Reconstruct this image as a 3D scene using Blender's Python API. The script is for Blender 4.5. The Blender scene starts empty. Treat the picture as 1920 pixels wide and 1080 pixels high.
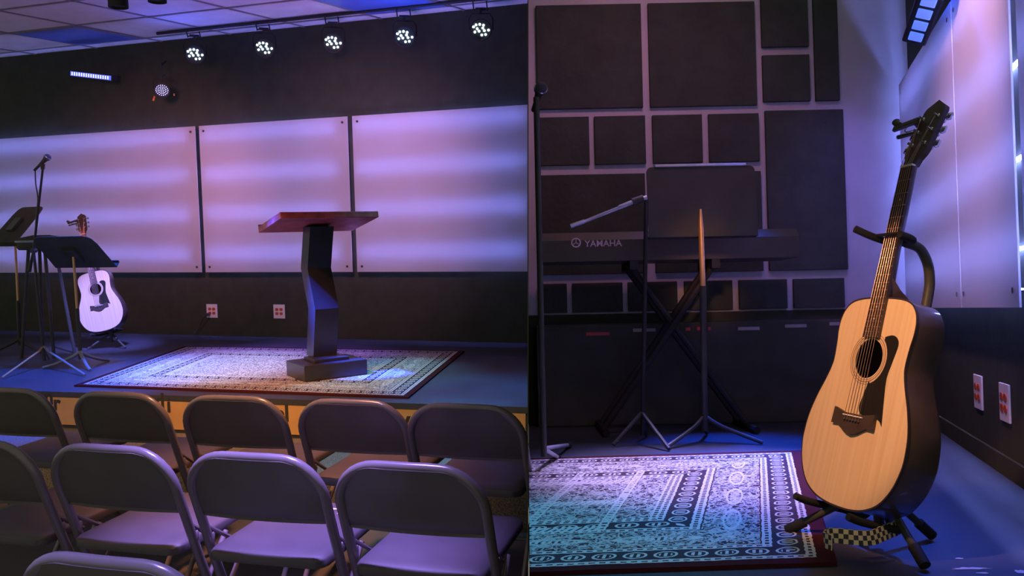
import bpy, bmesh, math, random
from mathutils import Vector, Matrix, Euler
random.seed(7)
scene = bpy.context.scene
COL = scene.collection
R_ = math.radians

# ---------------------------------------------------------------- camera
FPX = 1585.0
EYE = Vector((0, 0, 1.44))            # eye above the hall floor
PITCH = math.atan(119 / FPX)
ROLL = R_(1.15)
fw = Vector((0, math.cos(PITCH), -math.sin(PITCH)))
u0 = Vector((0, math.sin(PITCH), math.cos(PITCH)))
r0 = Vector((1, 0, 0))
RT = r0 * math.cos(ROLL) - u0 * math.sin(ROLL)
UP = u0 * math.cos(ROLL) + r0 * math.sin(ROLL)
cam_data = bpy.data.cameras.new('camera')
cam_data.sensor_width = 36
cam_data.lens = FPX / 1920 * 36
cam_data.clip_start = 0.05
cam = bpy.data.objects.new('camera', cam_data)
COL.objects.link(cam)
cam.matrix_world = Matrix((( RT.x, UP.x, -fw.x, EYE.x), (RT.y, UP.y, -fw.y, EYE.y), (RT.z, UP.z, -fw.z, EYE.z), (0, 0, 0, 1)))
scene.camera = cam

# the side stage (right of the partition) has a raked floor: its own level frame
HR = 0.6
TILT = -(PITCH + math.atan(48 / FPX))
MR = Matrix.Translation(EYE) @ Matrix.Rotation(TILT, 4, 'X') @ Matrix.Translation((0, 0, -HR))
MRi3 = MR.to_3x3().inverted()

# ---------------------------------------------------------------- world, exposure
world = bpy.data.worlds.new('world')
scene.world = world
world.use_nodes = True
bg = world.node_tree.nodes['Background']
bg.inputs[0].default_value = (0.97, 0.93, 0.78, 1)
bg.inputs[1].default_value = 0.27
vs = scene.view_settings
scene.cycles.use_denoising = True
vs.view_transform = 'Standard'
vs.look = 'None'
vs.exposure = 0.0
vs.gamma = 1.0
vs.use_curve_mapping = False

def spot(name, loc, target, power, color, angle, blend=0.6, radius=0.08, right=False):
    d = bpy.data.lights.new(name, 'SPOT')
    d.energy = power; d.color = color; d.spot_size = R_(angle); d.spot_blend = blend
    d.shadow_soft_size = radius
    o = bpy.data.objects.new(name, d); COL.objects.link(o)
    q = (Vector(target) - Vector(loc)).to_track_quat('-Z', 'Y')
    m = Matrix.Translation(loc) @ q.to_matrix().to_4x4()
    o.matrix_world = (MR @ m) if right else m
    return o

# main stage: coloured stage spots overhead, plus added up-lights for the ceiling
spot('stage_spot', (-2.4, 7.3, 3.0), (-1.95, 6.75, 0.42), 330, (0.28, 0.14, 1.0), 46, 0.8)
spot('stage_spot', (-2.2, 5.7, 3.2), (-2.20, 6.20, 0.42), 650, (0.50, 0.62, 1.0), 36, 1.0)
spot('stage_spot', (-0.6, 6.1, 3.0), (-0.95, 5.80, 0.42), 320, (0.03, 0.42, 0.62), 36, 0.8)
spot('stage_spot', (-0.4, 4.9, 3.0), (-0.20, 5.10, 0.42), 420, (0.02, 0.30, 1.0), 34, 0.9)
spot('stage_spot', (-2.4, 3.9, 3.1), (-1.7, 5.3, 0.6), 320, (1.0, 0.36, 0.22), 40, 0.9)
spot('stage_spot', (-2.9, 6.2, 3.1), (-3.15, 5.95, 0.42), 1300, (0.01, 0.10, 1.0), 50, 0.9)
spot('stage_spot', (-2.75, 4.95, 3.1), (-1.37, 5.60, 1.02), 8500, (0.02, 0.07, 1.0), 7.5, 0.4)
spot('guitar_spot', (-2.4, 5.4, 3.1), (-3.52, 7.3, 0.8), 2400, (0.20, 0.20, 1.0), 17, 0.8)
spot('wash_spot', (-1.3, 4.9, 2.7), (-1.4, 7.8, 1.70), 190, (1.0, 0.42, 0.62), 62, 1.0, 0.2)
spot('wash_spot', (-2.9, 5.6, 2.7), (-3.4, 8.4, 1.75), 190, (1.0, 0.36, 0.52), 62, 1.0, 0.2)
spot('wash_spot', (-1.2, 6.5, 1.5), (-1.5, 6.3, 3.4), 120, (0.36, 0.18, 0.75), 160, 1.0, 0.2)  # added unseen up-light in mid-air, no fixture; washes the ceiling purple
spot('wash_spot', (-2.9, 7.5, 2.75), (-2.6, 7.2, 3.4), 14, (0.05, 0.10, 1.0), 160, 1.0, 0.1)
spot('wash_spot', (-0.9, 6.9, 2.75), (-0.7, 6.7, 3.4), 14, (0.02, 0.18, 1.0), 160, 1.0, 0.1)
spot('house_spot', (-0.75, 2.52, 3.25), (-0.75, 2.50, 0.6), 1700, (0.36, 0.25, 1.0), 32, 0.8, 0.15)
spot('house_spot', (-0.95, 1.70, 3.0), (-0.95, 1.72, 0.6), 420, (0.30, 0.24, 1.0), 34, 0.8, 0.15)
spot('house_spot', (-1.0, 3.42, 3.15), (-1.0, 3.42, 0.7), 520, (1.0, 0.40, 0.18), 38, 0.9, 0.15)
spot('house_spot', (-2.2, 2.9, 2.6), (-2.3, 5.15, 0.30), 190, (1.0, 0.50, 0.12), 50, 0.9)
spot('house_spot', (-0.9, 2.9, 2.6), (-0.7, 4.85, 0.30), 190, (1.0, 0.50, 0.12), 50, 0.9)
spot('house_spot', (-0.35, 4.6, 2.2), (-0.55, 4.40, 0.2), 160, (0.02, 0.55, 1.0), 46, 0.9)
# side stage
spot('side_spot', (1.1, 3.9, 2.5), (0.72, 3.18, 0), 820, (0.50, 0.38, 1.0), 31, 0.8, right=True)
spot('side_spot', (0.5, 2.9, 2.6), (0.22, 2.30, 0), 190, (0.01, 0.50, 1.0), 26, 0.9, right=True)
spot('side_spot', (1.65, 3.4, 2.4), (1.40, 2.75, 0), 600, (0.01, 0.09, 1.0), 50, 0.9, right=True)
spot('side_spot', (1.35, 4.05, 2.4), (1.0, 3.66, 0.0), 1100, (0.005, 0.08, 1.0), 26, 0.9, right=True)
spot('warm_spot', (0.10, 1.5, 1.35), (0.80, 2.10, 0.52), 92, (1.0, 0.48, 0.27), 31, 0.45, 0.05, right=True)
spot('wall_spot', (0.7, 3.3, 2.6), (0.7, 4.6, 1.3), 32, (0.90, 0.30, 0.62), 100, 1.0, right=True)
spot('wall_spot', (1.6, 3.7, 2.4), (1.9, 4.6, 0.9), 60, (0.22, 0.16, 1.0), 46, 1.0, right=True)
spot('wall_spot', (0.9, 2.7, 2.3), (1.85, 3.1, 1.15), 95, (1.0, 0.50, 0.72), 62, 0.9, right=True)

spot('desk_spot', (1.0, 4.45, 2.4), (0.75, 3.85, 1.2), 170, (0.34, 0.30, 1.0), 30, 0.8, right=True)
spot('warm_spot', (0.3, 1.6, 1.5), (0.86, 3.82, 0.88), 90, (1.0, 0.42, 0.12), 8, 0.6, right=True)

# ---------------------------------------------------------------- pixel rays onto real planes
def ray(x, y):
    return fw + RT * ((x - 960) / FPX) - UP * ((y - 540) / FPX)
def L(x, y, z=None, Y=None):
    d = ray(x, y)
    t = (z - EYE.z) / d.z if z is not None else Y / d.y
    return EYE + d * t
def Q(x, y, z=None, Y=None):          # same, in the side stage's own frame
    d = MRi3 @ ray(x, y)
    t = (z - HR) / d.z if z is not None else Y / d.y
    return Vector((0, 0, HR)) + d * t
def onplane(x, y, p0, n, right=False):
    d = MRi3 @ ray(x, y) if right else ray(x, y)
    e = Vector((0, 0, HR)) if right else EYE
    t = (Vector(p0) - e).dot(Vector(n)) / d.dot(Vector(n))
    return e + d * t
cut_n = ray(990, 0).cross(ray(990, 1080)).normalized()      # plane of the partition, through the eye
if cut_n.x < 0: cut_n = -cut_n
cut_nR = MRi3 @ cut_n
def cutx(y, z, off=0.0, right=False):
    """x on the partition plane at depth y, height z"""
    n = cut_nR if right else cut_n
    e = Vector((0, 0, HR)) if right else EYE
    return e.x + (off - n.y * (y - e.y) - n.z * (z - e.z)) / n.x

# ---------------------------------------------------------------- materials
def mat(name, col, rough=0.5, metal=0.0, var=0.12, scale=8.0, bump=0.0, bscale=60.0, coat=0.0, spec=0.5, emit=None, estr=0.0):
    m = bpy.data.materials.new(name); m.use_nodes = True
    nt = m.node_tree; N = nt.nodes; K = nt.links
    b = N['Principled BSDF']
    b.inputs['Roughness'].default_value = rough
    b.inputs['Metallic'].default_value = metal
    b.inputs['Coat Weight'].default_value = coat
    b.inputs['Specular IOR Level'].default_value = spec
    tc = N.new('ShaderNodeTexCoord')
    nz = N.new('ShaderNodeTexNoise'); nz.inputs['Scale'].default_value = scale; nz.inputs['Detail'].default_value = 5
    K.new(tc.outputs['Object'], nz.inputs['Vector'])
    cr = N.new('ShaderNodeValToRGB')
    cr.color_ramp.elements[0].position = 0.3; cr.color_ramp.elements[1].position = 0.7
    cr.color_ramp.elements[0].color = tuple(c * (1 - var) for c in col) + (1,)
    cr.color_ramp.elements[1].color = tuple(min(1, c * (1 + var)) for c in col) + (1,)
    K.new(nz.outputs['Fac'], cr.inputs[0]); K.new(cr.outputs[0], b.inputs['Base Color'])
    if bump > 0:
        n2 = N.new('ShaderNodeTexNoise'); n2.inputs['Scale'].default_value = bscale; n2.inputs['Detail'].default_value = 6
        K.new(tc.outputs['Object'], n2.inputs['Vector'])
        bp = N.new('ShaderNodeBump'); bp.inputs['Strength'].default_value = bump; bp.inputs['Distance'].default_value = 0.01
        K.new(n2.outputs['Fac'], bp.inputs['Height']); K.new(bp.outputs[0], b.inputs['Normal'])
    if emit:
        b.inputs['Emission Color'].default_value = tuple(emit) + (1,)
        b.inputs['Emission Strength'].default_value = estr
    return m

M = {}
M['wall_black'] = mat('wall_black', (0.052, 0.058, 0.038), 0.85, bump=0.1, bscale=40, spec=0.15)
M['floor_carpet'] = mat('floor_carpet', (0.075, 0.066, 0.062), 0.95, var=0.35, scale=300)
M['black'] = mat('black_paint', (0.056, 0.056, 0.044), 0.45, spec=0.3)
M['black_soft'] = mat('black_soft', (0.070, 0.072, 0.056), 0.85, spec=0.1)
M['foam'] = mat('black_foam', (0.056, 0.064, 0.050), 0.95, bump=0.5, bscale=30, spec=0.1)
M['chair'] = mat('chair_metal', (0.125, 0.110, 0.098), 0.34, 0.05, var=0.08, bump=0.02, bscale=400)
M['chair_frame'] = mat('chair_frame_metal', (0.19, 0.16, 0.165), 0.27, 0.15, var=0.08)
M['chair_seat'] = mat('chair_vinyl', (0.075, 0.062, 0.070), 0.5, bump=0.05, bscale=500)
M['rubber'] = mat('rubber', (0.025, 0.024, 0.022), 0.7, spec=0.2)
M['chrome'] = mat('chrome', (0.75, 0.75, 0.78), 0.18, 1.0, var=0.03)
M['ceiling_tile'] = mat('ceiling_tile', (0.55, 0.52, 0.52), 0.9, var=0.06, bump=0.2, bscale=120)
M['ceiling_grid'] = mat('ceiling_grid', (0.22, 0.20, 0.20), 0.5)
M['white_wall'] = mat('white_wall', (0.50, 0.47, 0.50), 0.8, var=0.05, bump=0.06, bscale=90)
M['outlet'] = mat('outlet_plate', (0.82, 0.76, 0.76), 0.4, var=0.02)
M['outlet_red'] = mat('outlet_red', (0.62, 0.10, 0.03), 0.45, var=0.1)
M['banner'] = mat('banner_cream', (0.52, 0.31, 0.12), 0.7, var=0.08)
M['letters'] = mat('banner_letters', (0.03, 0.028, 0.02), 0.6)
M['wood_top'] = mat('lectern_wood', (0.55, 0.10, 0.10), 0.35, var=0.35, scale=14, coat=0.3)
M['wood_dark'] = mat('lectern_black', (0.036, 0.032, 0.032), 0.34, var=0.15, coat=0.15)
M['grille'] = mat('spot_housing', (0.03, 0.03, 0.03), 0.6, spec=0.2)
M['red_label'] = mat('red_label', (0.55, 0.05, 0.07), 0.5)
M['grey_label'] = mat('grey_label', (0.42, 0.33, 0.32), 0.5)
M['print'] = mat('keyboard_print', (0.62, 0.50, 0.58), 0.5)
M['key_white'] = mat('key_white', (0.5, 0.47, 0.47), 0.3)
M['orange_lit_clamp'] = mat('orange_lit_clamp', (0.8, 0.22, 0.05), 0.4)  # orange light on the bracket, painted as its base colour
M['boom_metal'] = mat('boom_metal', (0.55, 0.55, 0.62), 0.35, 0.5)
M['stand_black'] = mat('stand_black', (0.03, 0.03, 0.028), 0.6, spec=0.2)
M['cable'] = mat('cable_black', (0.05, 0.05, 0.06), 0.4)

def emat(name, col, s):
    m = bpy.data.materials.new(name); m.use_nodes = True
    nt = m.node_tree; b = nt.nodes['Principled BSDF']
    b.inputs['Base Color'].default_value = (0.8, 0.8, 0.8, 1)
    b.inputs['Emission Color'].default_value = tuple(col) + (1,)
    b.inputs['Emission Strength'].default_value = s
    # small hot-core variation over each diode
    tc = nt.nodes.new('ShaderNodeTexCoord'); nz = nt.nodes.new('ShaderNodeTexNoise'); nz.inputs['Scale'].default_value = 40
    mr = nt.nodes.new('ShaderNodeMapRange'); mr.inputs[3].default_value = s * 0.85; mr.inputs[4].default_value = s * 1.15
    nt.links.new(tc.outputs['Object'], nz.inputs['Vector']); nt.links.new(nz.outputs['Fac'], mr.inputs[0]); nt.links.new(mr.outputs[0], b.inputs['Emission Strength'])
    return m
M['led_white'] = emat('led_white', (0.62, 0.85, 1.0), 7)
M['led_blue'] = emat('led_blue', (0.42, 0.42, 1.0), 3.2)
M['led_strip'] = emat('led_strip', (0.20, 0.25, 1.0), 44)
M['led_strip_side'] = emat('led_strip_side', (0.22, 0.28, 1.0), 75)
M['led_fixture'] = emat('led_fixture_blue', (0.05, 0.20, 1.0), 0.75)

# translucent acrylic
m = bpy.data.materials.new('acrylic_panel'); m.use_nodes = True
nt = m.node_tree; N = nt.nodes; K = nt.links
N.remove(N['Principled BSDF'])
df = N.new('ShaderNodeBsdfDiffuse'); tl = N.new('ShaderNodeBsdfTranslucent'); mx = N.new('ShaderNodeMixShader')
gl = N.new('ShaderNodeBsdfGlossy'); gl.inputs['Roughness'].default_value = 0.4; mg = N.new('ShaderNodeMixShader'); mg.inputs[0].default_value = 0.03
tc = N.new('ShaderNodeTexCoord'); nz = N.new('ShaderNodeTexNoise'); nz.inputs['Scale'].default_value = 3
cr = N.new('ShaderNodeValToRGB'); cr.color_ramp.elements[0].color = (0.70, 0.66, 0.68, 1); cr.color_ramp.elements[1].color = (0.78, 0.74, 0.77, 1)
K.new(tc.outputs['Object'], nz.inputs['Vector']); K.new(nz.outputs['Fac'], cr.inputs[0])
K.new(cr.outputs[0], df.inputs[0]); K.new(cr.outputs[0], tl.inputs[0]); mx.inputs[0].default_value = 0.45
K.new(df.outputs[0], mx.inputs[1]); K.new(tl.outputs[0], mx.inputs[2]); K.new(mx.outputs[0], mg.inputs[1]); K.new(gl.outputs[0], mg.inputs[2])
K.new(mg.outputs[0], N['Material Output'].inputs[0]); M['acrylic'] = m

# stage paint: dark glossy with scratches
def stage_paint(name, col, scratch=0.35):
    m = bpy.data.materials.new(name); m.use_nodes = True
    nt = m.node_tree; N = nt.nodes; K = nt.links; b = N['Principled BSDF']
    tc = N.new('ShaderNodeTexCoord')
    nz = N.new('ShaderNodeTexNoise'); nz.inputs['Scale'].default_value = 2.2; nz.inputs['Detail'].default_value = 8; nz.inputs['Roughness'].default_value = 0.7
    K.new(tc.outputs['Object'], nz.inputs['Vector'])
    mp = N.new('ShaderNodeMapping'); mp.inputs['Scale'].default_value = (1.5, 26, 1); mp.inputs['Rotation'].default_value = (0, 0, 0.5)
    K.new(tc.outputs['Object'], mp.inputs[0])
    n2 = N.new('ShaderNodeTexNoise'); n2.inputs['Scale'].default_value = 3.0; n2.inputs['Detail'].default_value = 10; n2.inputs['Roughness'].default_value = 0.75
    K.new(mp.outputs[0], n2.inputs['Vector'])
    c2 = N.new('ShaderNodeValToRGB'); c2.color_ramp.elements[0].position = 0.64; c2.color_ramp.elements[1].position = 0.72
    c2.color_ramp.elements[0].color = (0, 0, 0, 1); c2.color_ramp.elements[1].color = (scratch,) * 3 + (1,)
    K.new(n2.outputs['Fac'], c2.inputs[0])
    c1 = N.new('ShaderNodeValToRGB')
    c1.color_ramp.elements[0].position = 0.3; c1.color_ramp.elements[1].position = 0.75
    c1.color_ramp.elements[0].color = tuple(c * 0.75 for c in col) + (1,); c1.color_ramp.elements[1].color = tuple(c * 1.3 for c in col) + (1,)
    K.new(nz.outputs['Fac'], c1.inputs[0])
    mixc = N.new('ShaderNodeMixRGB'); mixc.blend_type = 'ADD'; mixc.inputs[0].default_value = 0.35
    K.new(c1.outputs[0], mixc.inputs[1]); K.new(c2.outputs[0], mixc.inputs[2]); K.new(mixc.outputs[0], b.inputs['Base Color'])
    mr = N.new('ShaderNodeMapRange'); mr.inputs[3].default_value = 0.32; mr.inputs[4].default_value = 0.6
    K.new(nz.outputs['Fac'], mr.inputs[0]); K.new(mr.outputs[0], b.inputs['Roughness'])
    bp = N.new('ShaderNodeBump'); bp.inputs['Strength'].default_value = 0.15; bp.inputs['Distance'].default_value = 0.004
    K.new(n2.outputs['Fac'], bp.inputs['Height']); K.new(bp.outputs[0], b.inputs['Normal'])
    return m
M['stage'] = stage_paint('stage_paint', (0.042, 0.046, 0.056))
M['step_carpet'] = mat('step_carpet', (0.16, 0.15, 0.14), 0.95, var=0.7, scale=160, bump=0.5, bscale=300)

# spruce
def spruce():
    m = bpy.data.materials.new('spruce'); m.use_nodes = True
    nt = m.node_tree; N = nt.nodes; K = nt.links; b = N['Principled BSDF']
    tc = N.new('ShaderNodeTexCoord'); mp = N.new('ShaderNodeMapping'); mp.inputs['Scale'].default_value = (60, 4, 1.2)
    K.new(tc.outputs['Object'], mp.inputs[0])
    nz = N.new('ShaderNodeTexNoise'); nz.inputs['Scale'].default_value = 1.5; nz.inputs['Detail'].default_value = 6
    K.new(mp.outputs[0], nz.inputs['Vector'])
    cr = N.new('ShaderNodeValToRGB'); cr.color_ramp.elements[0].position = 0.3; cr.color_ramp.elements[1].position = 0.7
    cr.color_ramp.elements[0].color = (0.68, 0.47, 0.26, 1); cr.color_ramp.elements[1].color = (0.77, 0.57, 0.34, 1)
    K.new(nz.outputs['Fac'], cr.inputs[0]); K.new(cr.outputs[0], b.inputs['Base Color'])
    b.inputs['Roughness'].default_value = 0.35; b.inputs['Coat Weight'].default_value = 1.0; b.inputs['Coat Roughness'].default_value = 0.06
    return m
M['spruce'] = spruce()
M['mahogany'] = mat('guitar_side_wood', (0.085, 0.058, 0.048), 0.3, var=0.2, scale=10, coat=0.4)
M['ebony'] = mat('ebony', (0.055, 0.035, 0.028), 0.5, var=0.25, scale=25)
M['rosewood'] = mat('rosewood', (0.10, 0.055, 0.04), 0.45, var=0.3, scale=25)
M['binding'] = mat('binding_black', (0.04, 0.03, 0.035), 0.3)
M['pickguard'] = mat('pickguard_black', (0.018, 0.016, 0.014), 0.25)
M['bone'] = mat('bone', (0.8, 0.72, 0.66), 0.4)
M['pearl'] = mat('pearl', (0.75, 0.68, 0.62), 0.3)
M['bronze'] = mat('string_bronze', (0.62, 0.42, 0.32), 0.3, 0.9)
M['rosette'] = mat('rosette_ring', (0.25, 0.15, 0.10), 0.4)

# rug (UV in metres from the rug's own corner; UV2 = size)
def rug_mat(name, W, D, ladder, fine=1.0):
    m = bpy.data.materials.new(name); m.use_nodes = True
    nt = m.node_tree; N = nt.nodes; K = nt.links; b = N['Principled BSDF']
    b.inputs['Roughness'].default_value = 0.95; b.inputs['Specular IOR Level'].default_value = 0.1
    uv = N.new('ShaderNodeUVMap'); uv.uv_map = 'UVMap'
    sp = N.new('ShaderNodeSeparateXYZ'); K.new(uv.outputs[0], sp.inputs[0])
    def mt(op, a, b_=None, c=None):
        n = N.new('ShaderNodeMath'); n.operation = op
        for i, v in enumerate((a, b_, c)):
            if v is None: continue
            if isinstance(v, (int, float)): n.inputs[i].default_value = v
            else: K.new(v, n.inputs[i])
        return n.outputs[0]
    u, v = sp.outputs[0], sp.outputs[1]
    wob = N.new('ShaderNodeTexNoise'); wob.inputs['Scale'].default_value = 60; K.new(uv.outputs[0], wob.inputs['Vector'])
    du = mt('MINIMUM', u, mt('SUBTRACT', W, u)); dv = mt('MINIMUM', v, mt('SUBTRACT', D, v))
    d0 = mt('MINIMUM', du, dv)
    d = mt('ADD', d0, mt('MULTIPLY', mt('SUBTRACT', wob.outputs['Fac'], 0.5), 0.010))
    # along-border coordinate
    isv = mt('LESS_THAN', du, dv)
    along = mt('ADD', mt('MULTIPLY', isv, v), mt('MULTIPLY', mt('SUBTRACT', 1.0, isv), u))
    def band(a, c):
        return mt('MULTIPLY', mt('GREATER_THAN', d, a), mt('LESS_THAN', d, c))
    lines = None
    for a, c in ((0.045, 0.053), (0.062, 0.070), (0.150, 0.158), (0.168, 0.176), (0.345, 0.354), (0.366, 0.375), (0.455, 0.463), (0.474, 0.482), (0.493, 0.50)):
        x = band(a, c); lines = x if lines is None else mt('MAXIMUM', lines, x)
    # bead ticks between the double lines
    tick = mt('GREATER_THAN', mt('FRACT', mt('MULTIPLY', along, 40.0)), 0.6)
    for a, c in ((0.053, 0.062), (0.158, 0.168), (0.354, 0.366), (0.463, 0.493)):
        lines = mt('MAXIMUM', lines, mt('MULTIPLY', band(a, c), tick))
    # medallions: oval rings repeated along two bands
    def ovals(cen, half, per):
        a = mt('DIVIDE', mt('SUBTRACT', mt('FRACT', mt('DIVIDE', along, per)), 0.5), 0.5)
        c = mt('DIVIDE', mt('SUBTRACT', d, cen), half)
        r = mt('SQRT', mt('ADD', mt('MULTIPLY', a, a), mt('MULTIPLY', c, c)))
        ring = mt('MULTIPLY', mt('GREATER_THAN', r, 0.62), mt('LESS_THAN', r, 0.80))
        core = mt('MULTIPLY', mt('LESS_THAN', r, 0.45), mt('GREATER_THAN', mt('FRACT', mt('MULTIPLY', along, 60.0)), 0.5))
        return mt('MAXIMUM', ring, core)
    o1 = mt('MULTIPLY', band(0.078, 0.142), ovals(0.110, 0.034, 0.075))
    o2 = mt('MULTIPLY', band(0.383, 0.447), ovals(0.415, 0.034, 0.085))
    lines = mt('MAXIMUM', lines, mt('MAXIMUM', o1, o2))
    # large medallions in the wide border
    o3 = mt('MULTIPLY', band(0.190, 0.330), ovals(0.26, 0.034, 0.30))
    # fine floral tracery
    mpv = N.new('ShaderNodeMapping'); mpv.inputs['Scale'].default_value = (1, 1, 1); K.new(uv.outputs[0], mpv.inputs[0])
    n1 = N.new('ShaderNodeTexNoise'); n1.inputs['Scale'].default_value = 34 * fine; n1.inputs['Detail'].default_value = 3; n1.inputs['Distortion'].default_value = 1.6
    K.new(mpv.outputs[0], n1.inputs['Vector'])
    tr = mt('LESS_THAN', mt('ABSOLUTE', mt('SUBTRACT', n1.outputs['Fac'], 0.5)), 0.045)
    vo = N.new('ShaderNodeTexVoronoi'); vo.feature = 'DISTANCE_TO_EDGE'; vo.inputs['Scale'].default_value = 26 * fine; K.new(uv.outputs[0], vo.inputs['Vector'])
    cell = mt('LESS_THAN', vo.outputs['Distance'], 0.06)
    vf = N.new('ShaderNodeTexVoronoi'); vf.inputs['Scale'].default_value = 17 * fine; K.new(uv.outputs[0], vf.inputs['Vector'])
    flo = mt('LESS_THAN', mt('ABSOLUTE', mt('SUBTRACT', vf.outputs['Distance'], 0.24)), 0.05)
    trac = mt('MAXIMUM', mt('MAXIMUM', tr, mt('MULTIPLY', cell, 0.8)), flo)
    infield = mt('MAXIMUM', mt('GREATER_THAN', d, 0.50), band(0.180, 0.340))
    pat = mt('MAXIMUM', mt('MULTIPLY', trac, mt('MULTIPLY', infield, 0.85)), mt('MAXIMUM', lines, o3))
    if ladder:
        for lu in ladder:
            a = mt('ABSOLUTE', mt('SUBTRACT', u, lu))
            rail = mt('MULTIPLY', mt('LESS_THAN', a, 0.014), mt('GREATER_THAN', mt('ADD', mt('GREATER_THAN', a, 0.008), mt('GREATER_THAN', mt('FRACT', mt('MULTIPLY', v, 34.0)), 0.5)), 0.5))
            rail = mt('MULTIPLY', rail, mt('GREATER_THAN', dv, 0.36))
            pat = mt('MAXIMUM', pat, rail)
        lo, hi = min(ladder), max(ladder)
        inl = mt('MULTIPLY', mt('GREATER_THAN', u, lo), mt('LESS_THAN', u, hi))
        rung = mt('LESS_THAN', mt('FRACT', mt('DIVIDE', mt('SUBTRACT', v, 0.36), 0.33)), 0.17)
        comb = mt('GREATER_THAN', mt('ABSOLUTE', mt('SINE', mt('MULTIPLY', mt('ADD', u, mt('MULTIPLY', v, 0.35)), 150.0))), 0.55)
        pat = mt('MAXIMUM', pat, mt('MULTIPLY', mt('MULTIPLY', inl, mt('GREATER_THAN', dv, 0.36)), mt('MULTIPLY', rung, comb)))
    fib = N.new('ShaderNodeTexNoise'); fib.inputs['Scale'].default_value = 260; fib.inputs['Detail'].default_value = 2; K.new(uv.outputs[0], fib.inputs['Vector'])
    patn = mt('MULTIPLY', pat, mt('ADD', 0.65, mt('MULTIPLY', fib.outputs['Fac'], 0.7)))
    ground = N.new('ShaderNodeMixRGB'); ground.inputs[1].default_value = (0.055, 0.04, 0.05, 1); ground.inputs[2].default_value = (0.055, 0.010, 0.013, 1)
    big = N.new('ShaderNodeTexNoise'); big.inputs['Scale'].default_value = 6; big.inputs['Detail'].default_value = 4; K.new(uv.outputs[0], big.inputs['Vector'])
    edge = mt('MAXIMUM', mt('LESS_THAN', d, 0.045), band(0.176, 0.19))
    edge = mt('MAXIMUM', edge, mt('MULTIPLY', mt('GREATER_THAN', big.outputs['Fac'], 0.58), 0.45))
    K.new(edge, ground.inputs[0])
    mixc = N.new('ShaderNodeMixRGB'); K.new(patn, mixc.inputs[0]); K.new(ground.outputs[0], mixc.inputs[1]); mixc.inputs[2].default_value = (0.58, 0.54, 0.50, 1)
    K.new(mixc.outputs[0], b.inputs['Base Color'])
    bp = N.new('ShaderNodeBump'); bp.inputs['Strength'].default_value = 0.4; bp.inputs['Distance'].default_value = 0.004
    K.new(pat, bp.inputs['Height']); K.new(bp.outputs[0], b.inputs['Normal'])
    return m

# checker strap
def checker_mat():
    m = bpy.data.materials.new('checker_strap'); m.use_nodes = True
    nt = m.node_tree; N = nt.nodes; K = nt.links; b = N['Principled BSDF']
    uv = N.new('ShaderNodeUVMap'); uv.uv_map = 'UVMap'
    ck = N.new('ShaderNodeTexChecker'); ck.inputs['Scale'].default_value = 1.0
    ck.inputs['Color1'].default_value = (0.04, 0.04, 0.04, 1); ck.inputs['Color2'].default_value = (0.80, 0.66, 0.40, 1)
    K.new(uv.outputs[0], ck.inputs['Vector']); K.new(ck.outputs[0], b.inputs['Base Color']); b.inputs['Roughness'].default_value = 0.7
    return m
M['checker'] = checker_mat()

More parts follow.
